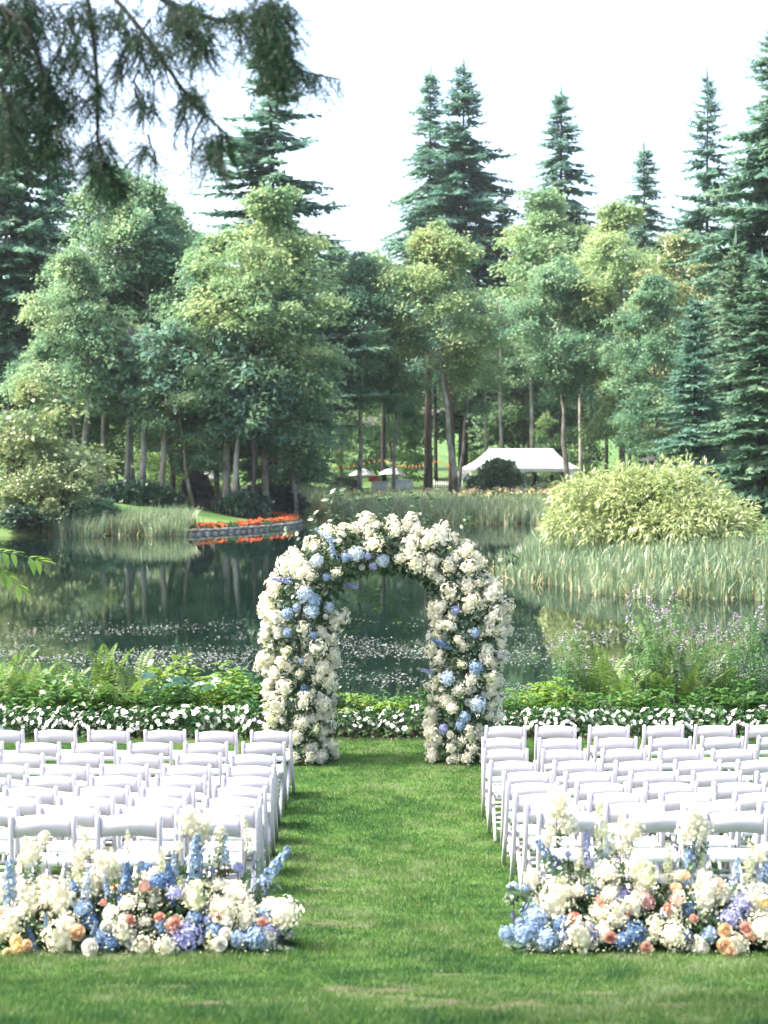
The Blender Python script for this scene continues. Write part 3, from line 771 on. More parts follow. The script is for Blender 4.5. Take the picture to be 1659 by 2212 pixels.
def stems_mesh(seed, h, n, spread, mat, r=0.05):
    rng = np.random.default_rng(seed); mb = MB()
    for k in range(n):
        a = rng.random() * 6.28; e = np.array([math.cos(a) * spread * rng.random(), math.sin(a) * spread * rng.random(), h * rng.uniform(0.6, 0.95)])
        mb.tube(np.array([[e[0] * .1, e[1] * .1, -0.1], e * [0.4, 0.4, 0.5], e]), [r, r * 0.7, r * 0.3], 5)
    return mb.mesh("stems", M[mat], True)

def shrub(name, label, cat, xv, yv_base, d, mesh, stems, rz=0, scale=1, group=None, mat=None, sink=0.0):
    g = gpos(xv, d)
    t = thing(name, label, cat, g - np.array([0, 0, sink]), rz, group, scale)
    a = obj("foliage", mesh, t); obj("stems", stems, t)
    if mat: a.material_slots[0].link = 'OBJECT'; a.material_slots[0].material = M[mat]
    return t

bam = shrub_mesh(41, 4.9, 3.4, 3.7, 950, 40, 0.27, 0.26, 'bamboo', 1.1, 9, 0.6)
bst = stems_mesh(42, 2.2, 24, 2.6, 'stem', 0.03)
shrub("pale_shrub", "big mounded pale yellow-green shrub with drooping leaves among the reeds", "shrub", 1402, 1180, 57, bam, bst, 0.3, (0.93, 1, 1.0))
lau = shrub_mesh(43, 3.9, 1.6, 1.35, 260, 46, 0.30, 0.5, 'laurel', 0.4, 8, 0.35)
lst = stems_mesh(44, 0.9, 16, 2.4, 'bark_dark', 0.03)
shrub("clipped_hedge", "long low dark green hedge in front of the pale trunks on the bank", "hedge", 322, 1095, 97.5, lau, lst, 0.05, (0.86, 1, 1.0))
shrub("clipped_hedge", "short low dark green hedge at the lawn point beside the reeds", "hedge", 512, 1095, 98.5, lau, lst, 3.0, (0.55, 0.9, 1.05))
rs = shrub_mesh(45, 2.0, 1.8, 3.0, 190, 46, 0.30, 0.55, 'roundshrub', 0.35, 7, 0.35)
rst = stems_mesh(46, 2.0, 8, 0.8, 'bark_dark', 0.04)
shrub("round_shrub", "rounded grey-green shrub growing in front of the white tent", "shrub", 1085, 1075, 133.5, rs, rst, 0.2, (1.1, 1, 1.15))
shrub("low_shrub", "small dark shrub at the foot of the straight pale trunk", "shrub", 1030, 1075, 137, rs, rst, 1.2, (0.6, 0.6, 0.6), mat='laurel')
shrub("low_shrub", "low green shrub under the tent's open end", "shrub", 1175, 1075, 135, rs, rst, 2.2, (1.2, 0.7, 0.36))
shrub("low_shrub", "low green shrub between the tent and the pale shrub", "shrub", 1300, 1075, 130, rs, rst, 4.2, (1.4, 0.7, 0.7), mat='under')
shrub("flowering_shrub", "pale green garden shrub below the near parasol", "shrub", 745, 1075, 133, rs, rst, 4.2, (0.95, 0.7, 0.6), mat='reed')
shrub("purple_shrub", "dark purple-leaved shrub between the two dark hedges", "shrub", 432, 1080, 101, rs, rst, 0.2, (0.6, 0.6, 0.9), mat='purple')
shrub("round_shrub", "dark shrub in the shade under the big maple's boughs", "shrub", 590, 1075, 108, rs, rst, 0.7, (1.5, 1.2, 0.9), mat='laurel')
shrub("waterside_shrub", "bright green shrub at the water between turning shrub and reeds", "shrub", 205, 1130, 86.8, rs, rst, 1.0, (0.95, 0.8, 0.62), mat='alder')
shrub("waterside_shrub", "dark green shrub overhanging the water at the picture edge", "shrub", 40, 1130, 85.6, rs, rst, 2.0, (1.9, 0.8, 0.5), mat='laurel')
shrub("waterside_shrub", "dark green shrub overhanging the water below the turning shrub", "shrub", 120, 1130, 85.8, rs, rst, 3.4, (1.6, 0.8, 0.45), mat='laurel')
tree('turning_shrub', 'turning_tree', "bushy small tree with orange-tinted leaves at the water's edge", 52, 815, 88.5, 1.15, 0.4, None)
tree('turning_shrub', 'turning_tree', "lower orange-tinted bush beside the larger turning tree", 140, 960, 87.5, 1.3, 2.6, None)

# ------------------------------------------------------------------ reeds
def reed_mesh(name, mat, rng, P, h, w, bend=0.42):
    """blades of three bent segments"""
    n = len(P)
    a = rng.random(n) * 6.28; b = a + math.pi / 2 + rng.normal(size=n) * 0.5
    H = h * rng.uniform(0.45, 1.25, n); W = w * rng.uniform(0.45, 1.35, n)
    B = bend * H * rng.uniform(0.1, 1.3, n) ** 1.5
    s = np.stack([np.cos(a), np.sin(a), 0 * a], 1); o = np.stack([np.cos(b), np.sin(b), 0 * b], 1)
    up = np.array([0, 0, 1.0])
    lv = []
    for t, ww in ((0, 0.8), (0.55, 1.0), (1.0, 0.05)):
        c = P + up * (H * t)[:, None] * 1.0 + o * (B * t ** 2.2)[:, None] - up * (B * 0.35 * t ** 3)[:, None]
        lv += [c - s * (W * ww / 2)[:, None], c + s * (W * ww / 2)[:, None]]
    V = np.stack(lv, 1).reshape(-1, 3)
    i = np.arange(n)[:, None] * 6
    return MB().add(V, np.concatenate([i + np.array([0, 1, 3, 2]), i + np.array([2, 3, 5, 4])])).mesh(name, M[mat])

def reeds(label, x0, x1, y0, y1, lo, hi, n, h, w, dry=0.15, seed=1):
    rng = np.random.default_rng(seed)
    X = rng.uniform(x0, x1, n * 3); Y = rng.uniform(y0, y1, n * 3)
    d = shore_dist(X, Y)
    ed = lo + 0.35 * np.sin(X * 1.3 + 1) + 0.25 * np.sin(X * 3.7)
    k = (d > ed) & (d < hi)
    X, Y, d = X[k][:n], Y[k][:n], d[k][:n]
    P = np.stack([X, Y, np.maximum(land_z(X, Y), -0.25)], 1)
    t = tag(obj("reeds", reed_mesh("reeds", 'reed', rng, P, h, w)), label, "reeds", kind="stuff")
    m = rng.random(len(P)) < dry
    q = obj("dry_blades", reed_mesh("dry_blades", 'reed_dry', rng, P[m] + rng.normal(size=(m.sum(), 3)) * [0.2, 0.2, 0], h * 0.85, w, 0.7), t)
    fr = (d < ed[k][:n] + 0.8) & (rng.random(len(P)) < 0.6)
    q = obj("dry_blades", reed_mesh("dry_blades", 'reed_dry', rng, P[fr], h * 0.36, w * 0.9, 0.8), t)

reeds("tall green reeds standing in the water before the big pale shrub", 4, 26, 44, 62, -1.0, 7.5, 17000, 0.88, 0.05, 0.26, 3)
reeds("green reeds along the far shore in front of the tent", -3.4, 12, 97, 118, -0.4, 7.0, 9000, 1.12, 0.085, 0.22, 4)
reeds("bluish reeds in the far inlet behind the orange flower bed", -13, -3.0, 112, 128, -0.5, 6.0, 6000, 1.6, 0.085, 0.15, 5)
reeds("short reeds on the bank between the bushes and the orange flowers", -18.5, -10.8, 83, 90, -0.5, 3.0, 3500, 1.15, 0.06, 0.10, 6)
reeds("reeds on the side shore below the pale shrub's left end", 4, 13, 62, 100, -0.4, 4.0, 5500, 0.9, 0.06, 0.14, 7)

# meadow flowers behind the far reeds
def meadow():
    rng = np.random.default_rng(9)
    n = 2600
    X = rng.uniform(-9, 16, n); Y = rng.uniform(118, 131, n)
    P = np.stack([X, Y, land_z(X, Y)], 1)
    t = tag(obj("meadow_plants", reed_mesh("meadow_plants", 'mid', rng, P, 0.6, 0.12, 0.5)), "low garden plants with pink and yellow flowers behind the far reeds", "plants", kind="stuff")
    m = rng.random(n) < 0.16
    c = P[m] + np.array([0, 0, 0.5]) + rng.normal(size=(m.sum(), 3)) * 0.15
    c = np.repeat(c, 5, 0) + rng.normal(size=(m.sum() * 5, 3)) * 0.1
    mb = MB(); diamonds(mb, c, rng.normal(size=c.shape), rng.normal(size=c.shape), 0.22, 0.18)
    tag(obj("blossoms", mb.mesh("blossoms", M['petal_pink']), t), kind="stuff")
meadow()

# ------------------------------------------------------------------ lawn point with its wall and orange flowers
def poly_sample(pts, step):
    pts = np.asarray(pts, float)
    seg = np.linalg.norm(np.diff(pts, axis=0), axis=1); cum = np.concatenate([[0], np.cumsum(seg)])
    s = np.arange(0, cum[-1], step)
    return np.stack([np.interp(s, cum, pts[:, i]) for i in range(pts.shape[1])], 1)

def smooth_poly(pts, it=3):
    p = np.asarray(pts, float)
    for _ in range(it):
        q = np.empty((2 * len(p) - 2, p.shape[1])); q[0::2] = p[:-1] * .75 + p[1:] * .25; q[1::2] = p[:-1] * .25 + p[1:] * .75
        p = np.vstack([p[:1], q, p[-1:]])
    return p

EDGE = smooth_poly(SHORE[4:11])
def build_wall():
    rng = np.random.default_rng(3)
    root = thing("retaining_wall", "low grey stone wall holding the lawn point above the water", "wall", (0, 0, 0))
    P = poly_sample(EDGE, 0.62)
    variants = []
    for k in range(4):
        v = np.array([[-.29,-.18,-.09],[.29,-.18,-.09],[.29,.18,-.09],[-.29,.18,-.09],[-.26,-.15,.09],[.26,-.15,.09],[.26,.15,.09],[-.26,.15,.09]]) + rng.normal(size=(8, 3)) * 0.02
        variants.append(MB().add(v, [[0,3,2,1],[4,5,6,7],[0,1,5,4],[1,2,6,5],[2,3,7,6],[3,0,4,7]]).mesh("stone", M['stone']))
    for c in range(2):
        for i in range(len(P) - 1):
            t = P[i + 1] - P[i]
            a = math.atan2(t[1], t[0])
            p = P[i] + t * (0.5 if c else 0.0)
            nrm = np.array([-t[1], t[0]]) / np.linalg.norm(t)
            p = p - nrm * (-0.02 * c)
            obj("stone", variants[rng.integers(4)], root, (p[0], p[1], 0.03 + c * 0.185), (rng.normal() * 0.03, rng.normal() * 0.03, a + rng.normal() * 0.04))
    mb = MB()
    for i in range(len(P) - 1):
        t = P[i + 1] - P[i]; nrm = np.array([t[1], -t[0]]) / np.linalg.norm(t)
        # body of earth behind the stones
        q = P[i] + t * .5
        mb.box((q[0], q[1], 0.05), (0.66, 0.3, 0.30), Matrix.Rotation(math.atan2(t[1], t[0]), 3, 'Z'))
    # flowers along the top, set back from the edge
    fb = thing("orange_flower_bed", "curved strip of orange and red bedding flowers along the lawn point", "flower bed", (0, 0, 0))
    Q = poly_sample(EDGE, 0.03)
    t = np.gradient(Q, axis=0); t /= np.linalg.norm(t, axis=1)[:, None]
    nrm = np.stack([-t[:, 1], t[:, 0]], 1)
    # inward side: left or right of the walk
    test = Q[20] + nrm[20] * 1.0
    if shore_dist(test[:1], test[1:])[0] < 0: nrm = -nrm
    off = rng.uniform(0.25, 0.95, len(Q))
    C = Q + nrm * off[:, None]
    C = np.stack([C[:, 0], C[:, 1], np.maximum(0.30, land_z(C[:, 0], C[:, 1]))], 1)
    C = np.repeat(C, 5, 0); n = len(C)
    lf = MB(); c = C + rng.normal(size=(n, 3)) * [0.12, 0.12, 0.05]
    diamonds(lf, c, rng.normal(size=(n, 3)) + [0, 0, 1], rng.normal(size=(n, 3)), 0.22, 0.12)
    bl = MB(); c = C + rng.normal(size=(n, 3)) * [0.12, 0.12, 0.05] + [0, 0, 0.12]
    gap = (np.sin(c[:, 0] * 3.0) + np.sin(c[:, 1] * 2.3) > -0.7) & (rng.random(n) < 0.6)
    c = c[gap]; n = len(c)
    diamonds(bl, c, rng.normal(size=(n, 3)), rng.normal(size=(n, 3)) + [0, -0.5, 1], 0.20, 0.18)
    tag(obj("foliage", lf.mesh("foliage", M['border_leaf']), fb), kind="stuff"); tag(obj("blossoms", bl.mesh("blossoms", M['petal_orange']), fb), kind="stuff")
build_wall()

# ------------------------------------------------------------------ tent
def build_tent():
    d = 149.0
    g = gpos(1125, d)
    zl = at(1125, 1061, d).z
    base = np.array([g[0], d, min(g[2], zl)])
    root = thing("marquee_tent", "white marquee with hipped roof and tied curtains among the trees", "tent", base, -0.20)
    Wd, Dp, eh, rh = 5.4, 3.4, 2.15, 4.05
    rl = 3.0
    v = [(-Wd, -Dp, eh), (Wd, -Dp, eh), (Wd, Dp, eh), (-Wd, Dp, eh), (-rl, 0, rh), (rl, 0, rh)]
    # roof panels, sagging a little: each slope a grid
    mb = MB()
    def slope(a, b, c, e):
        n = 8
        A, B, C, E = map(np.array, (a, b, c, e))
        V = []
        for i in range(n + 1):
            s = i / n
            l = A * (1 - s) + E * s; r = B * (1 - s) + C * s
            for j in range(n + 1):
                t = j / n
                p = l * (1 - t) + r * t
                V.append(p + np.array([0, 0, -0.30 * math.sin(math.pi * s) * (0.7 + 0.3 * math.sin(math.pi * t))]))
        i = (np.arange(n)[:, None] * (n + 1) + np.arange(n)[None, :]).reshape(-1, 1)
        mb.add(np.array(V), i + np.array([0, 1, n + 2, n + 1]))
    slope(v[0], v[1], v[5], v[4]); slope(v[2], v[3], v[4], v[5]); slope(v[1], v[2], v[5], v[5]); slope(v[3], v[0], v[4], v[4])
    obj("roof", mb.mesh("roof", M['tent'], True), root)
    vb = MB()
    for a, b in ((0, 1), (1, 2), (2, 3), (3, 0)):
        A, B = np.array(v[a]), np.array(v[b]); n = 24
        P = [A * (1 - i / n) + B * i / n for i in range(n + 1)]
        V = [p + [0, 0, 0.0] for p in P] + [p + [0, 0, -0.30 + 0.05 * (i % 2)] for i, p in enumerate(P)]
        vb.add(np.array(V) * [1.004, 1.004, 1], [[i, i + 1, n + 2 + i, n + 1 + i] for i in range(n)])
    obj("valance", vb.mesh("valance", M['tent']), root)
    lm = MB().tube([[0, 0, 0], [0, 0, eh]], 0.05, 8).mesh("leg", M['white_paint'])
    for x in (-Wd, 0, Wd):
        for y in (-Dp, Dp): obj("leg", lm, root, (x * 0.985, y * 0.98, 0))
    # tied curtain: wide at the top, pinched at half height, falling to the ground
    cb = MB(); pts = []; rows = 12; cols = 16
    for i in range(rows + 1):
        s = i / rows; z = eh - 0.28 - s * (eh - 0.3)
        w = 0.62 * (1 - s / 0.45) ** 1.5 + 0.14 if s < 0.45 else 0.14 + 0.10 * (s - 0.45) / 0.55
        for j in range(cols + 1):
            t = j / cols * 2 - 1
            pts.append((t * w, 0.06 * math.sin(j * 2.2) * (0.4 + 0.6 * w), z))
    i = (np.arange(rows)[:, None] * (cols + 1) + np.arange(cols)[None, :]).reshape(-1, 1)
    cb.add(np.array(pts), i + np.array([0, 1, cols + 2, cols + 1]))
    cm = cb.mesh("curtain", M['tent'], True)
    for x, y, r in ((-Wd * 0.96, -Dp, 0), (0, -Dp, 0), (Wd * 0.96, -Dp, 0), (Wd, -Dp * 0.9, 1.57), (Wd, Dp * 0.9, 1.57), (Wd, 0.3, 1.57)):
        obj("curtain", cm, root, (x, y - 0.08, 0), (0, 0, r))
    rot = Matrix.Rotation(-0.20, 3, 'Z'); base_v = Vector(base)
    loc = lambda x, y: base_v + rot @ Vector((x, y, 0))
    # furniture under the tent
    def draped(label, x, y, w, dp, h, mat, cat='table'):
        t = thing("draped_table", label, cat, loc(x, y), -0.2)
        mb = MB(); n = 40
        prof = []
        for zz, k in ((h, 0.0), (h, 0.96), (h - 0.03, 1.0), (h * 0.5, 1.01), (0.02, 1.05)):
            for i in range(n):
                a = 2 * math.pi * i / n
                ca, sa = math.cos(a), math.sin(a)
                sq = 1 / max(abs(ca), abs(sa)); sq = sq ** 0.85
                rip = 1 + (0.03 * math.sin(i * 1.9) if zz < h - 0.05 else 0)
                prof.append((ca * sq * k * w / 2 * rip, sa * sq * k * dp / 2 * rip, zz))
        q = [[r * n + i, r * n + (i + 1) % n, (r + 1) * n + (i + 1) % n, (r + 1) * n + i] for r in range(4) for i in range(n)]
        mb.add(np.array(prof), q)
        obj("cloth", mb.mesh("cloth", M[mat], True), t)
        lg = MB().tube([[0, 0, 0], [0, 0, h - 0.03]], 0.03, 6).mesh("leg", M['metal'])
        for sx in (-1, 1):
            for sy in (-1, 1): obj("leg", lg, t, (sx * w * 0.4, sy * dp * 0.4, 0))
    draped("white clothed table under the tent behind the round shrub", -0.9, 1.0, 2.4, 0.8, 0.78, 'white_paint')
    draped("white clothed table at the back of the tent's open bay", 2.6, 2.0, 2.6, 0.8, 0.95, 'white_paint')
    draped("white clothed table near the tent's left curtain", -3.8, 0.5, 1.6, 0.8, 0.78, 'white_paint')
    # timber counter
    t = thing("bar_counter", "tan wooden counter at the front of the tent's open bay", "counter", loc(3.5, -1.6), -0.2)
    mb = MB()
    n = 16
    for i in range(n):
        x = -0.95 + 1.9 * (i + 0.5) / n
        mb.box((x, -0.30 + 0.10 * (x / 0.95) ** 2, 0.46), (1.9 / n - 0.01, 0.05, 0.86))
    obj("front", mb.mesh("front", M['tan_wood']), t)
    obj("counter_top", MB().box((0, 0, 0.92), (2.1, 0.75, 0.06)).mesh("counter_top", M['tan_wood']), t)
    for sx in (-1, 1): obj("side", MB().box((sx * 0.95, 0.02, 0.46), (0.05, 0.5, 0.86)).mesh("side", M['tan_wood']), t)
    # rope barrier posts
    pm = MB().lathe([(0.0, 0), (0.16, 0), (0.16, 0.03), (0.025, 0.05), (0.025, 0.92), (0.05, 0.95), (0.04, 1.0), (0.0, 1.02)], 10).mesh("barrier_post", M['white_paint'])
    for i, x in enumerate((0.9, 1.9)):
        tag(obj("barrier_post", pm, None, loc(x, -3.9)), "slim white barrier post in front of the tent, %s the counter" % ("farther from" if i == 0 else "nearer to"), "post")
    # dark heater and pedestal lamp shapes at the back
    h = thing("patio_heater", "dark standing heater beneath the tent beside the curtain", "heater", loc(1.3, -0.2))
    obj("body", MB().lathe([(0, 0), (0.24, 0), (0.24, 0.7), (0.05, 0.75), (0.05, 1.5), (0.14, 1.55), (0.14, 1.75), (0, 1.76)], 12).mesh("body", M['dark_cloth']), h)
    obj("hood", MB().lathe([(0, 1.92), (0.42, 1.80), (0.42, 1.78), (0, 1.86)], 14).mesh("hood", M['metal']), h)
build_tent()

# people standing under the tent: one continuous body each, clothes as its colour
def person(label, p, rz, shirt, legs):
    t = thing("person", label, "person", p, rz)
    V = [(0,0,.95),(0,0,1.12),(0,0,1.33),(0,0,1.46),(0,0,1.56),(0,.01,1.66),(0,0,1.74),
         (.10,0,.90),(.11,.01,.50),(.11,-.02,.08),(.11,.09,.04),(-.10,0,.90),(-.11,.01,.50),(-.11,-.02,.08),(-.11,.09,.04),
         (.17,0,1.41),(.23,-.02,1.14),(.20,.12,.95),(.19,.16,.88),(-.17,0,1.41),(-.23,-.02,1.14),(-.20,.12,.95),(-.19,.16,.88)]
    E = [(0,1),(1,2),(2,3),(3,4),(4,5),(5,6),(0,7),(7,8),(8,9),(9,10),(0,11),(11,12),(12,13),(13,14),(3,15),(15,16),(16,17),(17,18),(3,19),(19,20),(20,21),(21,22)]
    R = [.14,.13,.15,.10,.055,.095,.07,.09,.06,.045,.04,.09,.06,.045,.04,.06,.045,.035,.035,.06,.045,.035,.035]
    me = bpy.data.meshes.new("body"); me.from_pydata(V, E, [])
    o = obj("body", me, t)
    md = o.modifiers.new("skin", 'SKIN'); md.use_smooth_shade = True
    for i, r in enumerate(R): me.skin_vertices[0].data[i].radius = (r, r * 0.85)
    me.skin_vertices[0].data[0].use_root = True
    o.modifiers.new("sub", 'SUBSURF').render_levels = 1
    m, nt, out = new_mat("clothed_figure")
    p_ = nt.nodes.new("ShaderNodeBsdfPrincipled"); p_.inputs["Roughness"].default_value = 0.8
    tc = nt.nodes.new("ShaderNodeTexCoord"); sp = nt.nodes.new("ShaderNodeSeparateXYZ"); nt.links.new(tc.outputs["Object"], sp.inputs[0])
    rp = nt.nodes.new("ShaderNodeValToRGB"); rp.color_ramp.interpolation = 'CONSTANT'
    mr = nt.nodes.new("ShaderNodeMath"); mr.operation = 'DIVIDE'; mr.inputs[1].default_value = 2.0
    nt.links.new(sp.outputs[2], mr.inputs[0]); nt.links.new(mr.outputs[0], rp.inputs[0])
    e = rp.color_ramp.elements; e[0].color = (*legs, 1); e[1].position = 0.49; e[1].color = (*shirt, 1)
    x = e.new(0.752); x.color = (0.48, 0.31, 0.23, 1); x = e.new(0.855); x.color = (0.04, 0.025, 0.02, 1)
    nt.links.new(rp.outputs[0], p_.inputs["Base Color"]); nt.links.new(p_.outputs[0], out.inputs[0])
    me.materials.append(m)

gt = gpos(1165, 147.5)
person("person in black standing under the tent's open bay beside the curtain", gpos(1158, 148.0), 2.6, (0.02, 0.02, 0.024), (0.02, 0.02, 0.024))
person("person in dark clothes under the tent close to the pale trunk", gpos(1192, 150.5), 3.6, (0.03, 0.03, 0.035), (0.03, 0.03, 0.04))
person("person in a pale blue shirt beside the straight pale trunk at the tent", gpos(1012, 148), 2.9, (0.30, 0.42, 0.62), (0.03, 0.03, 0.04))

# ------------------------------------------------------------------ parasols, counters, fence, lights
def parasol(label, xv, yv_edge, d, r, tilt):
    g = gpos(xv, d); ze = at(xv, yv_edge, d).z - g[2]
    t = thing("parasol", label, "parasol", g, 0.3)
    n = 8; mb = MB(); V = [(0, 0, 0.62)]
    for k, (rr, zz) in enumerate(((0.5, 0.40), (1.0, 0.0), (1.0, -0.14))):
        for i in range(n * 2):
            a = 2 * math.pi * i / (n * 2)
            s = 1.0 if i % 2 == 0 else 0.95
            V.append((math.cos(a) * r * rr * s, math.sin(a) * r * rr * s, zz))
    m = n * 2
    q = [[1 + k * m + i, 1 + k * m + (i + 1) % m, 1 + (k + 1) * m + (i + 1) % m, 1 + (k + 1) * m + i] for k in range(2) for i in range(m)]
    mb.add(np.array(V), q, [[0, 1 + i, 1 + (i + 1) % m] for i in range(m)])
    c = obj("canopy", mb.mesh("canopy", M['tent']), t, (0, 0, ze), (tilt, 0.08, 0))
    obj("pole", MB().tube([[0, 0, 0], [0, 0, ze + 0.6]], 0.035, 8).mesh("pole", M['white_paint']), t)
    obj("base", MB().lathe([(0, 0), (0.28, 0), (0.28, 0.08), (0.06, 0.10), (0.05, 0.3), (0, 0.3)], 14).mesh("base", M['metal']), t)
parasol("white parasol behind the pale trunk, the left of the front pair", 783, 1027, 141, 1.25, -0.10)
parasol("white parasol beside the dark trunk, the right of the front pair", 848, 1024, 141, 1.25, -0.06)
parasol("white parasol glimpsed between the trunks behind the dark hedges", 453, 1030, 130, 1.2, 0.05)

def counter(label, xv0, xv1, ytop, d, curve, name="white_counter"):
    a, b = gpos(xv0, d), gpos(xv1, d)
    w = b[0] - a[0]; zt = at(xv0, ytop, d).z - a[2]
    t = thing(name, label, "counter", ((a[0] + b[0]) / 2, d, a[2]), 0)
    n = max(6, int(w / 0.22)); pm = MB().box((0, 0, zt / 2 - 0.03), (w / n - 0.015, 0.05, zt - 0.06)).mesh("panel", M['white_paint'])
    for i in range(n):
        x = -w / 2 + w * (i + 0.5) / n
        y = -0.45 + curve * (2 * x / w) ** 2
        obj("panel", pm, t, (x, y, 0), (0, 0, math.atan(curve * 8 * x / w ** 2)))
    V = []; k = 12
    for i in range(k + 1):
        x = -w / 2 * 1.04 + w * 1.04 * i / k
        V += [(x, -0.52 + curve * (2 * x / w) ** 2, zt), (x, 0.25 + curve * (2 * x / w) ** 2 * 0.6, zt), (x, -0.52 + curve * (2 * x / w) ** 2, zt - 0.07), (x, 0.25 + curve * (2 * x / w) ** 2 * 0.6, zt - 0.07)]
    q = []
    for i in range(k):
        o = i * 4
        q += [[o, o + 4, o + 5, o + 1], [o + 2, o + 3, o + 7, o + 6], [o, o + 2, o + 6, o + 4], [o + 1, o + 5, o + 7, o + 3]]
    obj("counter_top", MB().add(np.array(V), q).mesh("counter_top", M['white_paint']), t)
    for s in (-1, 1): obj("side", MB().box((s * w * 0.49, -0.1 + curve * 0.9, zt / 2 - 0.05), (0.05, 0.6, zt - 0.1)).mesh("side", M['white_paint']), t)
counter("curved white counter under the parasols, nearest the pale trunk", 802, 838, 1040, 135.5, 0.25)
counter("panelled white counter right of the curved one", 842, 893, 1036, 136.5, 0.12)
t = thing("red_cooler", "small red box on top of the curved white counter", "box", at(806, 1040, 135.5))
obj("body", MB().box((0, 0, 0.22), (0.75, 0.5, 0.42)).mesh("body", M['red_cloth']), t)
obj("lid", MB().box((0, 0, 0.46), (0.8, 0.55, 0.07)).mesh("lid", M['red_cloth']), t)

def picket_fence(label, xv0, xv1, d):
    a, b = gpos(xv0, d), gpos(xv1, d); w = b[0] - a[0]
    t = thing("picket_fence", label, "fence", a, 0)
    pk = MB().add([(-.05,-.012,0),(.05,-.012,0),(.05,-.012,.95),(0,-.012,1.05),(-.05,-.012,.95),(-.05,.012,0),(.05,.012,0),(.05,.012,.95),(0,.012,1.05),(-.05,.012,.95)],
                  polys=[[0,1,2,3,4],[9,8,7,6,5],[0,5,6,1],[1,6,7,2],[2,7,8,3],[3,8,9,4],[4,9,5,0]]).mesh("picket", M['white_paint'])
    n = int(w / 0.2)
    for i in range(n + 1): obj("picket", pk, t, (w * i / n, 0, 0))
    for z in (0.28, 0.78): obj("rail", MB().box((w / 2, 0.035, z), (w, 0.04, 0.09)).mesh("rail", M['white_paint']), t)
    for x in (0, w): obj("post", MB().box((x, 0.09, 0.58), (0.1, 0.1, 1.16)).mesh("post", M['white_paint']), t)
picket_fence("white picket fence between the brown trunks left of the tent", 938, 998, 144)
picket_fence("white picket fence beyond the tent's right end", 1215, 1262, 146.5)

def string_lights(label, pts, d, n):
    root = thing("string_lights", label, "string lights", at(pts[0][0], pts[0][1], d))
    o = np.array(root.location)
    P = np.array([np.array(at(x, y, d)) for x, y in pts]) - o
    P = smooth_poly(P, 3)
    obj("cable", MB().tube(P, 0.012, 5).mesh("cable", M['metal']), root)
    Q = poly_sample(P, np.linalg.norm(np.diff(P, axis=0), axis=1).sum() / n)
    bm_ = MB().lathe([(0.0, -0.20), (0.045, -0.17), (0.06, -0.11), (0.045, -0.05), (0.03, -0.02), (0.03, 0.02), (0, 0.02)], 8).mesh("bulb", M['bulb'])
    for q in Q: obj("bulb", bm_, root, q)
string_lights("amber bulb string running from the bank trees to the parasols", [(596, 990), (620, 998), (660, 1007), (715, 1010), (765, 1004), (820, 992)], 132, 20)
string_lights("amber bulb string from the dark trunk to the red-brown trunk", [(832, 994), (860, 1003), (890, 1007), (922, 1003)], 139, 12)
string_lights("amber bulb string from the red-brown trunk to the tent", [(928, 1000), (942, 994), (958, 1000), (975, 1005)], 137, 8)

# dark garden lantern roof right of the tent
t = thing("garden_lantern", "dark roofed garden lantern on a post behind the pale shrub", "lantern", gpos(1405, 118))
zt = at(1405, 985, 118).z - t.location.z
obj("post", MB().tube([[0, 0, 0], [0, 0, zt - 0.9]], 0.12, 8).mesh("post", M['metal']), t)
obj("lantern_body", MB().box((0, 0, zt - 0.62), (0.6, 0.6, 0.55)).mesh("lantern_body", M['dark_cloth']), t)
obj("roof", MB().lathe([(0, zt), (0.12, zt - 0.05), (0.85, zt - 0.35), (0.85, zt - 0.42), (0, zt - 0.36)], 6).mesh("roof", M['dark_cloth']), t)

# ------------------------------------------------------------------ floating weed on the near water
def build_weed():
    rng = np.random.default_rng(15)
    n = 80000
    Y = 23.2 + 18.0 * rng.random(n); X = rng.uniform(-1, 1, n) * (0.27 * Y + 1)
    f = np.sin(X * 0.55 + 1.7 * np.sin(Y * 0.21)) * np.sin(Y * 0.95 + 1.3 * np.sin(X * 0.4)) + 0.5 * np.sin(X * 1.9 + Y * 1.1) * np.sin(Y * 2.6 - X * 0.3)
    dens = np.clip(0.34 + 0.62 * f, 0.02, 1) * np.clip((41.5 - Y) / 9, 0, 1)
    k = rng.random(n) < dens
    X, Y = X[k], Y[k]; n = len(X)
    a = rng.random(n) * 6.28; s = rng.uniform(0.012, 0.036, n)
    C = np.stack([X, Y, np.full(n, 0.006) + rng.random(n) * 0.004], 1)
    V = np.stack([C + np.stack([np.cos(a + j * 1.5708) * s * (1 if j % 2 else 0.6), np.sin(a + j * 1.5708) * s * (1 if j % 2 else 0.6), rng.normal(size=n) * 0.004], 1) for j in range(4)], 1).reshape(-1, 3)
    m = leaf_mat('floating_weed', [(0.12, 0.15, 0.11), (0.24, 0.26, 0.21), (0.42, 0.43, 0.39)], trans=0.1, gloss=0.25, scale=0.6, island=0.6, rough=0.35)
    M['weed'] = m
    tag(obj("pond_weed", MB().add(V, np.arange(n)[:, None] * 4 + np.array([0, 1, 2, 3])).mesh("pond_weed", m)), "specks of floating pond weed on the near water", "pond weed", kind="stuff")
build_weed()

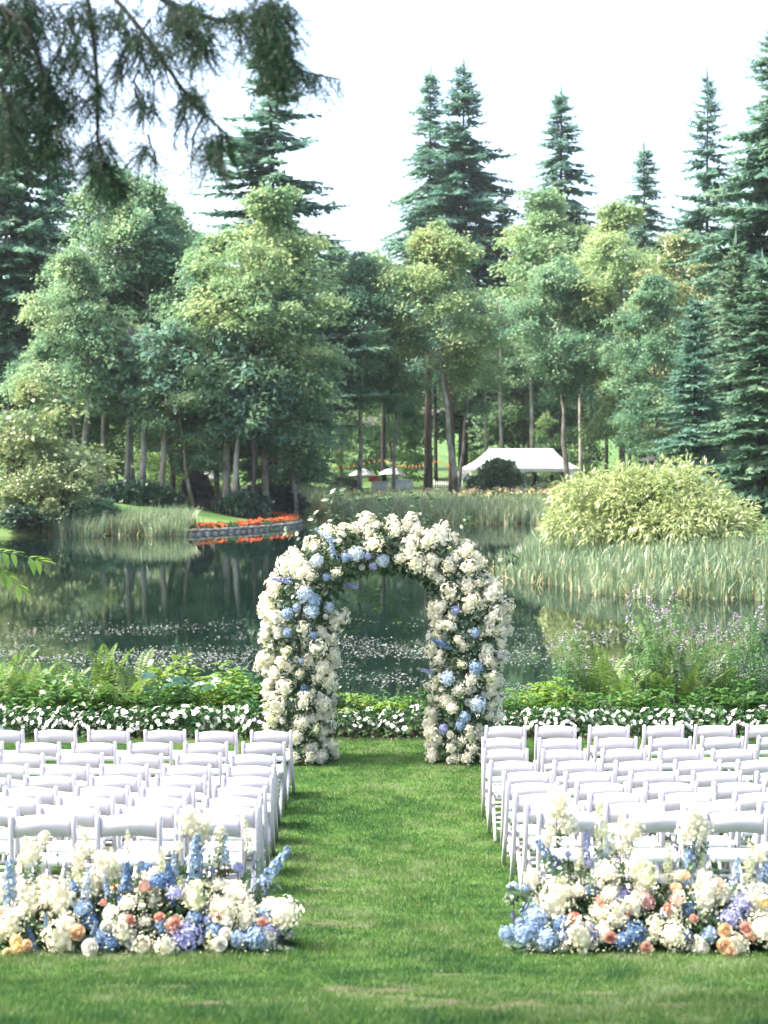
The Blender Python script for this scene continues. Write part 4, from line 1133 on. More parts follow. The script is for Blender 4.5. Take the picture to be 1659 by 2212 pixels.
# ------------------------------------------------------------------ bank plants behind the flower border
def fern_frond(seed):
    rng = np.random.default_rng(seed)
    L = 0.95; mb = MB(); n = 30
    s = np.linspace(0, 1, n)
    ax = np.stack([np.zeros(n), s ** 1.3 * L * 0.42, s * L * 0.95 - 0.20 * L * s ** 3.2], 1)
    mb.tube(ax, np.linspace(0.006, 0.0015, n), 4)
    C = []; U = []; N = []; LL = []
    for i in range(7, n):
        q = (s[i] - s[6]) / (1 - s[6])
        ln = 0.19 * (1 - q) ** 0.75 * min(1, 0.55 + 2.2 * q) + 0.012
        tg = unit(ax[i] - ax[i - 1])
        for sg in (-1, 1):
            C.append(ax[i]); U.append(np.array([sg, 0, -0.12]) + tg * 0.35 + rng.normal(size=3) * 0.06)
            N.append(np.array([0, -0.8, 0.6]) + rng.normal(size=3) * 0.15); LL.append(ln)
    diamonds(mb, np.array(C), np.array(U), np.array(N), np.array(LL), 0.026, 0.06)
    return mb.mesh("frond", M['fern'])

def leafy_mesh(seed, h, spread, nstem, per, L, W, mat, lift=0.2):
    rng = np.random.default_rng(seed); st = MB(); lf = MB(); C = []; U = []; N = []; LL = []
    for k in range(nstem):
        a = rng.random() * 6.28; r = spread * math.sqrt(rng.random())
        hh = h * rng.uniform(0.55, 1.1) * (1 - 0.35 * (r / spread) ** 2)
        e = np.array([math.cos(a) * r, math.sin(a) * r, hh]); m = e * [0.45, 0.45, 0.6]
        P = smooth_poly(np.array([[e[0] * .1, e[1] * .1, -0.05], m, e]), 2)
        st.tube(P, np.linspace(0.007, 0.002, len(P)), 4)
        n = int(per * rng.uniform(0.7, 1.3)); t = rng.uniform(0.25, 1.0, n) ** 0.7
        i = np.minimum((t * (len(P) - 1)).astype(int), len(P) - 2)
        c = P[i] + (P[i + 1] - P[i]) * rng.random((n, 1))
        th = rng.random(n) * 6.28
        o = np.stack([np.cos(th), np.sin(th), rng.uniform(-0.2, 0.5, n)], 1)
        C.append(c + o * 0.05); U.append(o + [0, 0, lift]); N.append(np.array([0, 0, 1.0]) + rng.normal(size=(n, 3)) * 0.35); LL.append(L * rng.uniform(0.55, 1.2, n))
    LL = np.concatenate(LL)
    ovals(lf, np.concatenate(C), np.concatenate(U), np.concatenate(N), LL, LL * W, fold=0.12, droop=0.3)
    return st.mesh("stems", M['stem']), lf.mesh("foliage", M[mat])

def lobed_leaf(R=0.16):
    """a five-lobed broad leaf"""
    V = [(0, 0, 0)]; n = 5
    for i in range(n * 2 + 1):
        a = -0.2 + (math.pi + 0.4) * i / (n * 2)
        r = R * (1.0 if i % 2 else 0.5)
        V.append((math.cos(a) * r, math.sin(a) * r, 0.02 if i % 2 == 0 else -0.03))
    return MB().add(V, tris=[[0, i, i + 1] for i in range(1, n * 2 + 1)]).mesh("leaf", M['bigleaf'])

def fireweed_mesh(seed, h, nstem, spread):
    rng = np.random.default_rng(seed); st = MB(); lf = MB(); fl = MB(); C = []; U = []; N = []; LL = []; FC = []; FU = []
    for k in range(nstem):
        a = rng.random() * 6.28; r = spread * math.sqrt(rng.random()); hh = h * rng.uniform(0.6, 1.08)
        lean = rng.normal(size=2) * 0.14 * hh
        P = smooth_poly(np.array([[math.cos(a) * r * .5, math.sin(a) * r * .5, -0.05], [math.cos(a) * r * .9, math.sin(a) * r * .9, hh * .5], [math.cos(a) * r + lean[0], math.sin(a) * r + lean[1], hh]]), 2)
        st.tube(P, np.linspace(0.007, 0.002, len(P)), 4)
        n = int(62 * hh / 1.3); t = np.sort(rng.uniform(0.12, 0.86, n))
        i = np.minimum((t * (len(P) - 1)).astype(int), len(P) - 2); f = (t * (len(P) - 1) - i)[:, None]
        c = P[i] * (1 - f) + P[i + 1] * f
        th = np.arange(n) * 2.4 + rng.normal(size=n) * 0.3
        o = np.stack([np.cos(th), np.sin(th), 0.35 - 0.5 * rng.random(n)], 1)
        C.append(c); U.append(o); N.append(np.array([0, 0, 1.0]) + rng.normal(size=(n, 3)) * 0.25); LL.append(0.15 * rng.uniform(0.6, 1.15, n) * (1.15 - 0.5 * t))
        if rng.random() < 0.42:
            m = 15; t = rng.random(m)
            b = P[-1] - (P[-1] - P[-3]) * 0.2
            c = b + np.array([0, 0, 1.0]) * (t * 0.20 - 0.14)[:, None]
            th = rng.random(m) * 6.28
            o = np.stack([np.cos(th), np.sin(th), np.full(m, 0.3)], 1)
            FC.append(c + o * (0.035 * (1.1 - t))[:, None]); FU.append(o)
            # bare seed stalks under the flowers
            for j in range(10):
                th = rng.random() * 6.28; z0 = P[-1] - [0, 0, 0.18 + 0.02 * j]
                st.tube(np.array([z0, z0 + [math.cos(th) * 0.05, math.sin(th) * 0.05, 0.05]]), 0.0014, 3, cap=False)
    LL = np.concatenate(LL)
    ovals(lf, np.concatenate(C), np.concatenate(U), np.concatenate(N), LL, LL * 0.2, fold=0.1, droop=0.35)
    FC = np.concatenate(FC); FU = np.concatenate(FU)
    diamonds(fl, FC, FU, rng.normal(size=FC.shape), 0.030, 0.024)
    return st.mesh("stems", M['stem']), lf.mesh("foliage", M['fireweed']), fl.mesh("blossoms", M['fireweed_flower'])

def bank_z(y):
    return float(lawn_z(y)) - 0.05

FROND = [fern_frond(s) for s in (1, 2)]
LIME = [leafy_mesh(50 + s, 0.62, 0.42, 16, 20, 0.115, 0.62, 'lime') for s in range(2)]
MID = [leafy_mesh(60 + s, 0.62, 0.45, 16, 22, 0.11, 0.58, 'mid') for s in range(2)]
FW = [fireweed_mesh(70 + s, 1.35, 9, 0.32) for s in range(3)]
BIGLEAF = lobed_leaf()

rng = np.random.default_rng(100)
def fern(label, x, y, s, nf=9):
    t = thing("fern", label, "fern", (x, y, bank_z(y)), rng.random() * 6, "ferns on the bank", s)
    for k in range(nf):
        a = 2 * math.pi * (k + rng.random() * 0.7) / nf
        e = rng.uniform(-0.35, 0.25)
        o = obj("frond", FROND[k % 2], t, (0, 0, 0), None, rng.uniform(0.75, 1.1))
        o.rotation_euler = (Matrix.Rotation(a, 3, 'Z') @ Matrix.Rotation(e * -1.0, 3, 'X')).to_euler()
X_AT = lambda xv, y: (xv - 829.5) / F * y
ferns = [(12, 22.6, 1.25), (62, 22.3, 1.15), (118, 22.7, 1.0), (222, 22.3, 1.32), (265, 22.0, 1.1), (300, 22.5, 1.15), (345, 22.3, 0.95), (175, 21.8, 0.8), (-20, 22.0, 1.1)]
ferns_r = [(1295, 22.6, 1.25), (1345, 22.2, 1.15), (1430, 22.5, 1.2), (1490, 22.2, 1.0), (1550, 22.7, 1.1)]
for i, (xv, y, s) in enumerate(sorted(ferns)): fern("green fern behind the white border, %s fern from the left picture edge" % ORD[i], X_AT(xv, y), y, s)
for i, (xv, y, s) in enumerate(sorted(ferns_r)): fern("dark green fern among the fireweed, %s fern right of the arch" % ORD[i], X_AT(xv, y), y, s)

def leafy(kind, name, label, x, y, s, group):
    st, lf = (LIME if kind == 'lime' else MID)[rng.integers(2)]
    t = thing(name, label, "plant", (x, y, bank_z(y)), rng.random() * 6, group, s)
    obj("stems", st, t); obj("foliage", lf, t)
limes = [(395, 22.4, 1.35), (440, 22.0, 1.0), (478, 22.5, 1.2), (520, 22.1, 0.9), (745, 21.9, 0.72), (790, 22.0, 0.62), (835, 21.8, 0.55), (880, 21.9, 0.6), (1140, 22.0, 0.75), (1175, 22.3, 0.9), (1215, 22.0, 0.95), (1640, 21.8, 0.6)]
mids = [(5, 21.9, 1.0), (50, 21.7, 0.85), (95, 21.9, 1.1), (140, 21.7, 1.1), (190, 21.9, 0.95), (240, 21.7, 0.8), (330, 21.7, 0.9), (372, 21.9, 0.95), (425, 21.6, 0.75), (500, 21.7, 0.85), (545, 22.2, 0.95), (585, 21.9, 0.8), (630, 22.0, 0.8), (690, 21.9, 0.8), (715, 22.1, 0.75),
        (815, 22.3, 0.6), (862, 22.2, 0.6), (915, 22.0, 0.7), (960, 22.1, 0.8), (1010, 22.0, 0.8), (1065, 22.0, 0.8), (1110, 21.8, 0.7), (1160, 21.7, 0.65), (1240, 21.7, 0.8), (1300, 21.7, 0.8), (1370, 21.7, 0.9), (1440, 21.7, 0.85), (1510, 21.7, 0.8), (1575, 21.8, 0.9), (1625, 22.0, 0.95)]
for i, (xv, y, s) in enumerate(limes): leafy('lime', "berry_bush", "lime-green broad-leaved bush on the bank, %s of the lime bushes from the left edge" % ORD[i], X_AT(xv, y), y, s, "lime-green bushes on the bank")
for i, (xv, y, s) in enumerate(mids): leafy('mid', "bank_plant", "mid-green leafy plant behind the white border, %s such plant from the left edge" % ORD[i], X_AT(xv, y), y, s, "mid-green plants on the bank")
fws = [(1215, 22.7, 0.75), (1248, 22.5, 0.95), (1372, 22.9, 0.85), (1405, 22.3, 1.15), (1440, 22.6, 1.3), (1475, 22.9, 1.0), (1510, 22.3, 0.9), (1545, 22.7, 0.95), (1580, 22.4, 0.9), (1612, 22.8, 1.1), (1645, 22.4, 1.1)]
for i, (xv, y, s) in enumerate(sorted(fws)):
    st, lf, fl = FW[i % 3]
    t = thing("fireweed", "fireweed clump with purple flower tips, %s clump counting away from the arch" % ORD[i], "plant", (X_AT(xv, y), y, bank_z(y)), rng.random() * 6, "fireweed right of the arch", s)
    obj("stems", st, t); obj("foliage", lf, t); obj("blossoms", fl, t)
for i, (xv, yv) in enumerate(((545, 1502), (632, 1512))):
    xv = (0, 1)[i] * 0 + (538, 628)[i]
    y = 21.9
    t = thing("broad_leaf_plant", "plant with large blue-green lobed leaves %s the lime bush" % ("left below" if i == 0 else "right of"), "plant", (X_AT((355, 415)[i], y), y, bank_z(y)), 0.5 * i)
    st = MB()
    for k in range(5):
        a = k * 1.3 + i; e = np.array([math.cos(a) * 0.22, math.sin(a) * 0.22 - 0.1, 0.52 + 0.07 * (k % 3)])
        st.tube(np.array([[0, 0, -0.05], e * [0.5, 0.5, 0.7], e]), [0.008, 0.006, 0.003], 5)
        obj("leaf", BIGLEAF, t, e, (0.5 + 0.15 * (k % 2), 0.1 * k - 0.2, a - 1.57), 1.0 + 0.12 * (k % 3))
    obj("stems", st.mesh("stems", M['stem']), t)

# ------------------------------------------------------------------ white flower border
def border_meshes(seed):
    rng = np.random.default_rng(seed)
    n = 190
    d = rsphere(rng, n); d[:, 2] = np.abs(d[:, 2]) * 1.1 - 0.12
    r = rng.uniform(0.72, 1.05, n)[:, None]
    C = d * r * [0.23, 0.20, 0.30] + [0, 0, 0.04]
    C[:, 2] = np.maximum(C[:, 2], 0.01)
    lf = MB(); ovals(lf, C, d + rng.normal(size=(n, 3)) * 0.5, d + [0, 0, 0.8] + rng.normal(size=(n, 3)) * 0.3, rng.uniform(0.05, 0.085, n), 0.045, 0.1, 0.2)
    st = MB()
    for k in range(7):
        a = k * 0.9; st.tube(np.array([[0, 0, -0.02], [math.cos(a) * 0.06, math.sin(a) * 0.06, 0.14], [math.cos(a) * 0.14, math.sin(a) * 0.14, 0.27]]), [0.006, 0.005, 0.003], 4)
    m = 30
    d = rsphere(rng, m * 4); d = d[d[:, 2] > 0.12][:m]; m = len(d)
    c = d * [0.25, 0.22, 0.30] + [0, 0, 0.07]
    nrm = unit(d + [0, -0.5, 0.4] + rng.normal(size=(m, 3)) * 0.35)
    bl = MB()
    for j in range(5):
        t1 = unit(np.cross(nrm, rng.normal(size=(m, 3)) if j == 0 else t0)) if j == 0 else None
        if j == 0: t0 = t1; b0 = np.cross(nrm, t0)
        a = j * 2 * math.pi / 5
        u = t0 * math.cos(a) + b0 * math.sin(a) + nrm * 0.18
        diamonds(bl, c, u, nrm, 0.036, 0.036, 0.05)
    return lf.mesh("foliage", M['border_leaf']), st.mesh("stems", M['stem']), bl.mesh("blossoms", M['petal_white'])
BORD = [border_meshes(s) for s in (1, 2, 3, 4)]
k = 0
x = -5.45
while x < 5.5:
    lf, st, bl = BORD[rng.integers(4)]
    y = 20.84 + rng.normal() * 0.04
    t = thing("border_plant", "white-flowered bedding plant in the row along the lawn edge, %s from the left edge" % ORD[min(k, 37)], "plant", (x, y, float(lawn_z(y)) - 0.03), rng.random() * 6, "white bedding plants along the lawn edge", rng.uniform(0.95, 1.2))
    obj("foliage", lf, t); obj("stems", st, t); tag(obj("blossoms", bl, t), kind="stuff")
    x += 0.31 * rng.uniform(0.9, 1.1); k += 1

# ------------------------------------------------------------------ cut flowers
def florets(mb, C, N, size, rng, petals=4, cup=0.25):
    m = len(C)
    t0 = unit(np.cross(N, rng.normal(size=(m, 3)))); b0 = np.cross(N, t0)
    for j in range(petals):
        a = j * 2 * math.pi / petals
        diamonds(mb, C, t0 * math.cos(a) + b0 * math.sin(a) + N * cup, N, size * 0.5 * rng.uniform(0.85, 1.15, m), size * 0.46, 0.06)

def panicle_mesh(seed, mat, L=0.22, R=0.085, n=125):
    """cone-shaped hydrangea head pointing along +Z"""
    rng = np.random.default_rng(seed)
    t = rng.random(n) ** 0.8
    lump = 1 + 0.28 * np.sin(t * 17 + seed)
    r = R * (np.sin(np.pi * (0.12 + 0.80 * t)) ** 0.7) * lump * rng.uniform(0.75, 1.1, n)
    a = rng.random(n) * 6.28
    C = np.stack([np.cos(a) * r, np.sin(a) * r, (t - 0.35) * L], 1)
    N = unit(np.stack([np.cos(a), np.sin(a), 0.15 + 1.2 * (t - 0.3)], 1) + rng.normal(size=(n, 3)) * 0.3)
    mb = MB().lathe([(0.001, -0.36 * L), (R * .55, -0.22 * L), (R * .66, 0.0), (R * .5, 0.28 * L), (R * .2, 0.5 * L), (0.001, 0.58 * L)], 9)
    florets(mb, C, N, 0.036, rng)
    return mb.mesh("hydrangea_head", M[mat])

def mophead_mesh(seed, mat, R=0.1, n=120, size=0.038):
    rng = np.random.default_rng(seed)
    i = np.arange(n); z = 1 - 1.45 * (i + 0.5) / n; a = i * 2.39996
    r = np.sqrt(np.clip(1 - z * z, 0, 1))
    N = np.stack([np.cos(a) * r, np.sin(a) * r, z], 1)
    C = N * R * [1, 1, 0.85] * (1 + rng.normal(size=(n, 1)) * 0.12)
    mb = MB().lathe([(0.001, -R * .5), (R * .6, -R * .3), (R * .74, R * .12), (R * .54, R * .46), (0.001, R * .64)], 10)
    florets(mb, C, unit(N + rng.normal(size=(n, 3)) * 0.35), size, rng, 4, 0.15)
    return mb.mesh("hydrangea_head", M[mat])

def rose_mesh(seed, mat, R=0.038):
    rng = np.random.default_rng(seed); mb = MB()
    for ring, (k, rr, h, op) in enumerate(((3, 0.28, 1.05, 0.0), (4, 0.50, 1.0, 0.10), (5, 0.74, 0.86, 0.25), (6, 0.98, 0.62, 0.55))):
        for j in range(k):
            a0 = 2 * math.pi * j / k + ring * 0.7 + rng.normal() * 0.1; w = 2 * math.pi / k * 0.72
            V = []
            for q in range(3):
                for p in range(4):
                    a = a0 + (p / 3 - 0.5) * w * 1.4
                    t = q / 2
                    r = R * (rr * (0.55 + 0.45 * math.sin(t * 1.9)) + op * t * 0.3)
                    V.append((math.cos(a) * r, math.sin(a) * r, R * (-0.55 + 1.35 * h * t - 0.12 * (abs(p - 1.5) > 1) * (q == 2))))
            mb.add(np.array(V), [[q * 4 + p, q * 4 + p + 1, q * 4 + p + 5, q * 4 + p + 4] for q in range(2) for p in range(3)])
    return mb.mesh("rose", M[mat], True)

def spike_mesh(seed, mat, L=0.32, R=0.046, n=110):
    rng = np.random.default_rng(seed)
    t = rng.random(n); a = rng.random(n) * 6.28
    r = R * (1.05 - 0.8 * t ** 1.5) * rng.uniform(0.6, 1.1, n)
    C = np.stack([np.cos(a) * r, np.sin(a) * r, (t - 0.3) * L], 1)
    N = unit(np.stack([np.cos(a), np.sin(a), np.full(n, 0.25)], 1) + rng.normal(size=(n, 3)) * 0.3)
    mb = MB(); florets(mb, C, N, 0.036, rng, 5)
    return mb.mesh("delphinium_spike", M[mat])

def thistle_mesh(seed, R=0.032):
    rng = np.random.default_rng(seed); n = 150
    i = np.arange(n); z = 1 - 2 * (i + 0.5) / n; a = i * 2.39996; r = np.sqrt(1 - z * z)
    N = np.stack([np.cos(a) * r, np.sin(a) * r, z], 1)
    mb = MB().lathe([(0.001, -R * .8), (R * .56, -R * .56), (R * .8, 0), (R * .56, R * .56), (0.001, R * .8)], 10)
    diamonds(mb, N * R * 0.6, N, rng.normal(size=(n, 3)), R * 0.55, R * 0.16, 0)
    return mb.mesh("thistle_head", M['thistle'])

def sprig_mesh(seed, mat='bouquet_leaf', L=0.32, n=18, leaf=0.085):
    rng = np.random.default_rng(seed)
    P = smooth_poly(np.array([[0, 0, 0], [0.02, 0.01, L * .5], [0.05 * rng.normal(), 0.05, L]]), 2)
    mb = MB().tube(P, np.linspace(0.003, 0.001, len(P)), 4)
    t = np.linspace(0.15, 1, n); i = np.minimum((t * (len(P) - 1)).astype(int), len(P) - 2)
    th = np.arange(n) * 2.4
    o = np.stack([np.cos(th), np.sin(th), np.full(n, 0.5)], 1)
    ovals(mb, P[i], o, np.array([0, 0, 1.0]) + rng.normal(size=(n, 3)) * 0.4, leaf * rng.uniform(0.7, 1.1, n), leaf * 0.5, 0.1, 0.2)
    return mb.mesh("leaf_sprig", M[mat])

PAN = [panicle_mesh(s, 'petal_cream', 0.21 + 0.02 * (s % 3), 0.082 + 0.008 * (s % 2)) for s in range(4)]
PANG = [panicle_mesh(s + 10, 'petal_green', 0.20, 0.08, 90) for s in range(2)]
MOPW = [mophead_mesh(s, 'petal_cream', 0.095) for s in range(2)]
MOP = {k: mophead_mesh(5 + i, 'petal_' + k, 0.095) for i, k in enumerate(('blue', 'paleblue', 'deepblue', 'lavender'))}
ROSE = {k: rose_mesh(3 + i, m) for i, (k, m) in enumerate((('white', 'petal_white'), ('blush', 'petal_blush'), ('coral', 'petal_coral'), ('yellow', 'petal_yellow'), ('peach', 'petal_peach')))}
SPK = {k: spike_mesh(7 + i, 'petal_' + k) for i, k in enumerate(('blue', 'paleblue', 'deepblue', 'lavender'))}
SPKW = spike_mesh(20, 'petal_green', 0.36, 0.05, 95)
THI = thistle_mesh(2)
SPRIG = [sprig_mesh(s) for s in range(4)]
DAHLIA = mophead_mesh(33, 'mauve', 0.05, 90, 0.03)
LACE = mophead_mesh(34, 'petal_cream', 0.10, 70, 0.034)

def put(name, me, parent, p, nrm, s=1.0, spin=None):
    o = obj(name, me, parent, p, None, s)
    q = Vector(nrm).normalized().to_track_quat('Z', 'Y')
    o.rotation_mode = 'QUATERNION'
    o.rotation_quaternion = q @ Matrix.Rotation(rng.random() * 6.28 if spin is None else spin, 3, 'Z').to_quaternion()
    return o

# ------------------------------------------------------------------ the flower arch
ARCH_Y = 19.0
AZ = float(lawn_z(ARCH_Y))
CL = smooth_poly(np.array([(-1.04, 0), (-1.04, 1.35), (-1.02, 2.0), (-0.68, 2.42), (-0.22, 2.60), (0.25, 2.60), (0.70, 2.42), (1.02, 2.0), (1.01, 1.35), (0.97, 0)], float), 3)
CLs = poly_sample(CL, 0.02)
def arch_radius(z):
    return np.interp(z, [0, 0.3, 1.0, 1.7, 2.2, 2.6], [0.42, 0.38, 0.41, 0.43, 0.35, 0.29])
arch = thing("flower_arch", "round-topped wedding arch covered in cream hydrangeas, roses and blue flowers", "flower arch", (0, ARCH_Y, AZ))
fr = MB()
for dy in (-0.14, 0.14):
    fr.tube(np.stack([CL[:, 0], np.full(len(CL), dy), CL[:, 1]], 1), 0.016, 8)
for i in range(4, len(CL), 6): fr.tube([[CL[i, 0], -0.14, CL[i, 1]], [CL[i, 0], 0.14, CL[i, 1]]], 0.01, 6)
obj("frame", fr.mesh("frame", M['metal'], True), arch)
tl = np.gradient(CLs, axis=0); tl /= np.linalg.norm(tl, axis=1)[:, None]
nl = np.stack([-tl[:, 1], tl[:, 0]], 1)     # points outward (left of the walk)
def arch_point(i, phi, k=1.0):
    """point and outward normal on the flower tube round the frame: phi 0 outward, pi/2 to the front"""
    R = float(arch_radius(CLs[i, 1])) * k
    o = nl[i] * math.cos(phi)
    p = np.array([CLs[i, 0] + o[0] * R, -math.sin(phi) * R * 0.72, CLs[i, 1] + o[1] * R])
    return p, np.array([o[0], -math.sin(phi), o[1]])
# leaves that fill the arch
n = 6500
idx = rng.integers(0, len(CLs), n); ph = rng.random(n) * 6.28
C = []; Nn = []
for i, p in zip(idx, ph):
    a, b = arch_point(i, p, rng.uniform(0.55, 0.98)); C.append(a); Nn.append(b)
C = np.array(C); Nn = np.array(Nn)
C[:, 2] = np.maximum(C[:, 2], 0.02)
gm = MB(); ovals(gm, C, Nn + rng.normal(size=(n, 3)) * 0.8, Nn + [0, 0, 0.6] + rng.normal(size=(n, 3)) * 0.5, rng.uniform(0.06, 0.11, n), 0.05, 0.1, 0.25)
tag(obj("greenery", gm.mesh("greenery", M['bouquet_leaf']), arch), kind="stuff")
taken = []
def zoom_arch(zx, zy):
    xv, yv = (750 + zx / 1.659) / 1.507, (1650 + zy / 1.659) / 1.507
    p = at(xv, yv, ARCH_Y - 0.25)
    return p.x, p.z - AZ
def on_arch(X, Z, depth=1.0):
    d2 = (CLs[:, 0] - X) ** 2 + (CLs[:, 1] - Z) ** 2
    i = int(np.argmin(d2)); R = float(arch_radius(CLs[i, 1]))
    o = np.array([X - CLs[i, 0], Z - CLs[i, 1]]); l = np.linalg.norm(o)
    f = math.sqrt(max(0.0, 1 - min(1, l / R) ** 2))
    p = np.array([X, -f * R * 0.72 * depth - 0.03, Z])
    return p, unit(np.array([o[0] / R, -f - 0.15, o[1] / R + 0.15]))
BLUES = [('s', 'paleblue', 530, 175, 0.9, (-0.8, 0, 0.6)), ('s', 'blue', 555, 250, 0.8, (-0.2, -.2, 1)), ('s', 'lavender', 300, 398, 0.8, (-1, 0, 0.1)),
         ('m', 'paleblue', 467, 293, .8, 0), ('m', 'paleblue', 405, 470, 1.0, 0), ('m', 'blue', 450, 505, .9, 0), ('m', 'paleblue', 440, 560, .9, 0), ('m', 'paleblue', 530, 545, .7, 0),
         ('m', 'paleblue', 680, 255, .9, 0), ('m', 'blue', 625, 272, .6, 0), ('m', 'lavender', 740, 268, .45, 0), ('m', 'paleblue', 825, 290, .8, 0), ('m', 'lavender', 770, 325, .5, 0),
         ('s', 'lavender', 660, 435, .7, (-0.8, -.5, 0.2)), ('m', 'blue', 310, 572, .7, 0), ('m', 'blue', 310, 675, .55, 0), ('m', 'blue', 520, 380, .5, 0),
         ('m', 'lavender', 1215, 557, .55, 0), ('m', 'blue', 1320, 675, .6, 0), ('s', 'deepblue', 1155, 745, .9, (-0.8, -.5, 0.4)), ('m', 'blue', 1325, 865, .85, 0), ('s', 'lavender', 1090, 910, .8, (-0.7, -.6, 0.3)),
         ('m', 'paleblue', 1175, 925, .9, 0), ('m', 'paleblue', 1335, 1062, 1.05, 0), ('m', 'blue', 1265, 1130, .7, 0), ('m', 'blue', 1240, 1178, .6, 0), ('m', 'lavender', 1150, 1200, .6, 0),
         ('m', 'blue', 385, 828, .35, 0), ('m', 'blue', 450, 690, .5, 0), ('m', 'blue', 360, 540, .5, 0), ('m', 'deepblue', 400, 975, .45, 0)]
for kd, c, zx, zy, s, dr in BLUES:
    X, Z = zoom_arch(zx, zy); p, nn = on_arch(X, Z, 1.05)
    if kd == 's': put("delphinium_spike", SPK[c], arch, p, dr, s)
    else: put("hydrangea_head", MOP[c], arch, p, nn, s)
    taken.append((p, 0.12 * s + 0.02))
# sprigs that stick out
for zx, zy, dr, s in ((440, 205, (-1, -.2, .5), 1.1), (470, 190, (-.5, 0, 1), .9), (560, 110, (-.5, 0, 1), 1.1), (590, 90, (-.1, 0, 1), 1.1), (660, 95, (0, 0, 1), 1.1), (800, 90, (.1, 0, 1), .9), (840, 90, (.2, 0, 1), .9), (990, 105, (0, 0, 1), 1.1), (1050, 120, (.4, 0, 1), 1.1),
                      (1240, 210, (.4, 0, 1), 1.0), (1350, 320, (1, 0, .5), 1.2), (1400, 330, (1, 0, .2), 1.0), (620, 500, (-.1, -.3, -1), 1.1), (700, 470, (.2, -.3, -1), 1.1), (740, 440, (.3, -.3, -1), .9), (960, 470, (-.3, -.3, -1), 1.1), (990, 540, (-.2, -.3, -1), 1.0), (940, 430, (-.6, -.3, -.6), .9),
                      (1080, 1000, (-1, -.3, .1), 1.2), (1070, 1040, (-.9, -.3, -.3), 1.0), (1080, 780, (-1, -.3, .2), 1.0), (565, 1010, (1, -.3, .3), 1.2), (560, 1060, (1, -.3, -.2), 1.1), (600, 870, (1, -.3, .2), .8), (810, 420, (0, -.4, -1), .8), (570, 590, (.6, -.4, -.6), 1.0), (1440, 520, (1, 0, 0), .9)):
    X, Z = zoom_arch(zx, zy); p, nn = on_arch(X, Z)
    p[1] = min(p[1], -0.02) * 0.6
    put("leaf_sprig", SPRIG[rng.integers(4)], arch, p + unit(np.array(dr, float)) * 0.0, dr, s * 1.1)
tries = 0; nh = 0
while tries < 9000 and nh < 285:
    tries += 1
    i = rng.integers(0, len(CLs)); phi = rng.random() * 6.28
    if math.sin(phi) < -0.2 and rng.random() < 0.55: continue
    # keep the underside of the top leafy
    if CLs[i, 1] > 2.0 and math.cos(phi) < -0.45: continue
    p, nn = arch_point(i, phi, rng.uniform(0.88, 1.10))
    p[2] = max(p[2], 0.07)
    s = rng.uniform(0.6, 1.3)
    rr = 0.084 * s
    if any((p - q) @ (p - q) < (0.85 * (rr + r2)) ** 2 for q, r2 in taken): continue
    nn = unit(nn * 0.9 + np.array([0, -0.05, 0.55]) + rng.normal(size=3) * 0.45)
    u = rng.random()
    low = CLs[i, 1] < 1.6
    if u < (0.30 if low else 0.12): put("hydrangea_head", MOPW[rng.integers(2)], arch, p - nn * 0.03, nn, s * 0.85)
    elif u < 0.42 and low: put("hydrangea_head", PANG[rng.integers(2)], arch, p, nn, s)
    else: put("hydrangea_head", PAN[rng.integers(4)], arch, p, nn, s * (1.0 if low else 1.12))
    taken.append((p, rr)); nh += 1
nr = 0; tries = 0
while tries < 4000 and nr < 95:
    tries += 1
    i = rng.integers(0, len(CLs)); phi = rng.uniform(-0.5, 3.6)
    if CLs[i, 1] > 1.9 and rng.random() < 0.85: continue
    p, nn = arch_point(i, phi, rng.uniform(1.02, 1.16)); p[2] = max(p[2], 0.06)
    if any((p - q) @ (p - q) < (0.55 * (0.04 + r2)) ** 2 for q, r2 in taken): continue
    put("rose", ROSE['white'], arch, p, unit(nn + [0, -0.3, 0.3]), rng.uniform(0.85, 1.15)); taken.append((p, 0.03)); nr += 1
for i in range(12):
    k = rng.integers(0, len(CLs)); 

# ------------------------------------------------------------------ chairs
def sweep(mb, path, wx, wd, x, round_top=True):
    """flat bar in the YZ plane at x; path of (y, z); wx across, wd deep; rounded upper end"""
    P = np.asarray(path, float)
    if round_top:
        dvec = P[0] - P[1]; dvec = dvec / np.linalg.norm(dvec)
        P = np.vstack([P[0], P])
        rings = [(P[0], 0.35), (P[0] - dvec * 0.006, 0.75), (P[0] - dvec * 0.018, 1.0)] + [(q, 1.0) for q in P[2:]]
    else: rings = [(q, 1.0) for q in P]
    C = np.array([r[0] for r in rings]); S = [r[1] for r in rings]
    T = np.gradient(C, axis=0); T /= np.linalg.norm(T, axis=1)[:, None]
    V = []
    for c, s, t in zip(C, S, T):
        nrm = np.array([-t[1], t[0]])
        b = 0.28
        for ax, ay in ((1, 1 - b), (1 - b, 1), (-(1 - b), 1), (-1, 1 - b), (-1, -(1 - b)), (-(1 - b), -1), (1 - b, -1), (1, -(1 - b))):
            q = c + nrm * ay * wd / 2 * s
            V.append((x + ax * wx / 2 * min(1, s + 0.15), q[0], q[1]))
    m = len(C)
    q = [[i * 8 + k, i * 8 + (k + 1) % 8, (i + 1) * 8 + (k + 1) % 8, (i + 1) * 8 + k] for i in range(m - 1) for k in range(8)]
    mb.add(np.array(V), q, polys=[list(range(8))[::-1], [(m - 1) * 8 + k for k in range(8)]])
POST = [(-0.170, 0.755), (-0.150, 0.66), (-0.105, 0.46), (0.03, 0.24), (0.185, 0.0)]
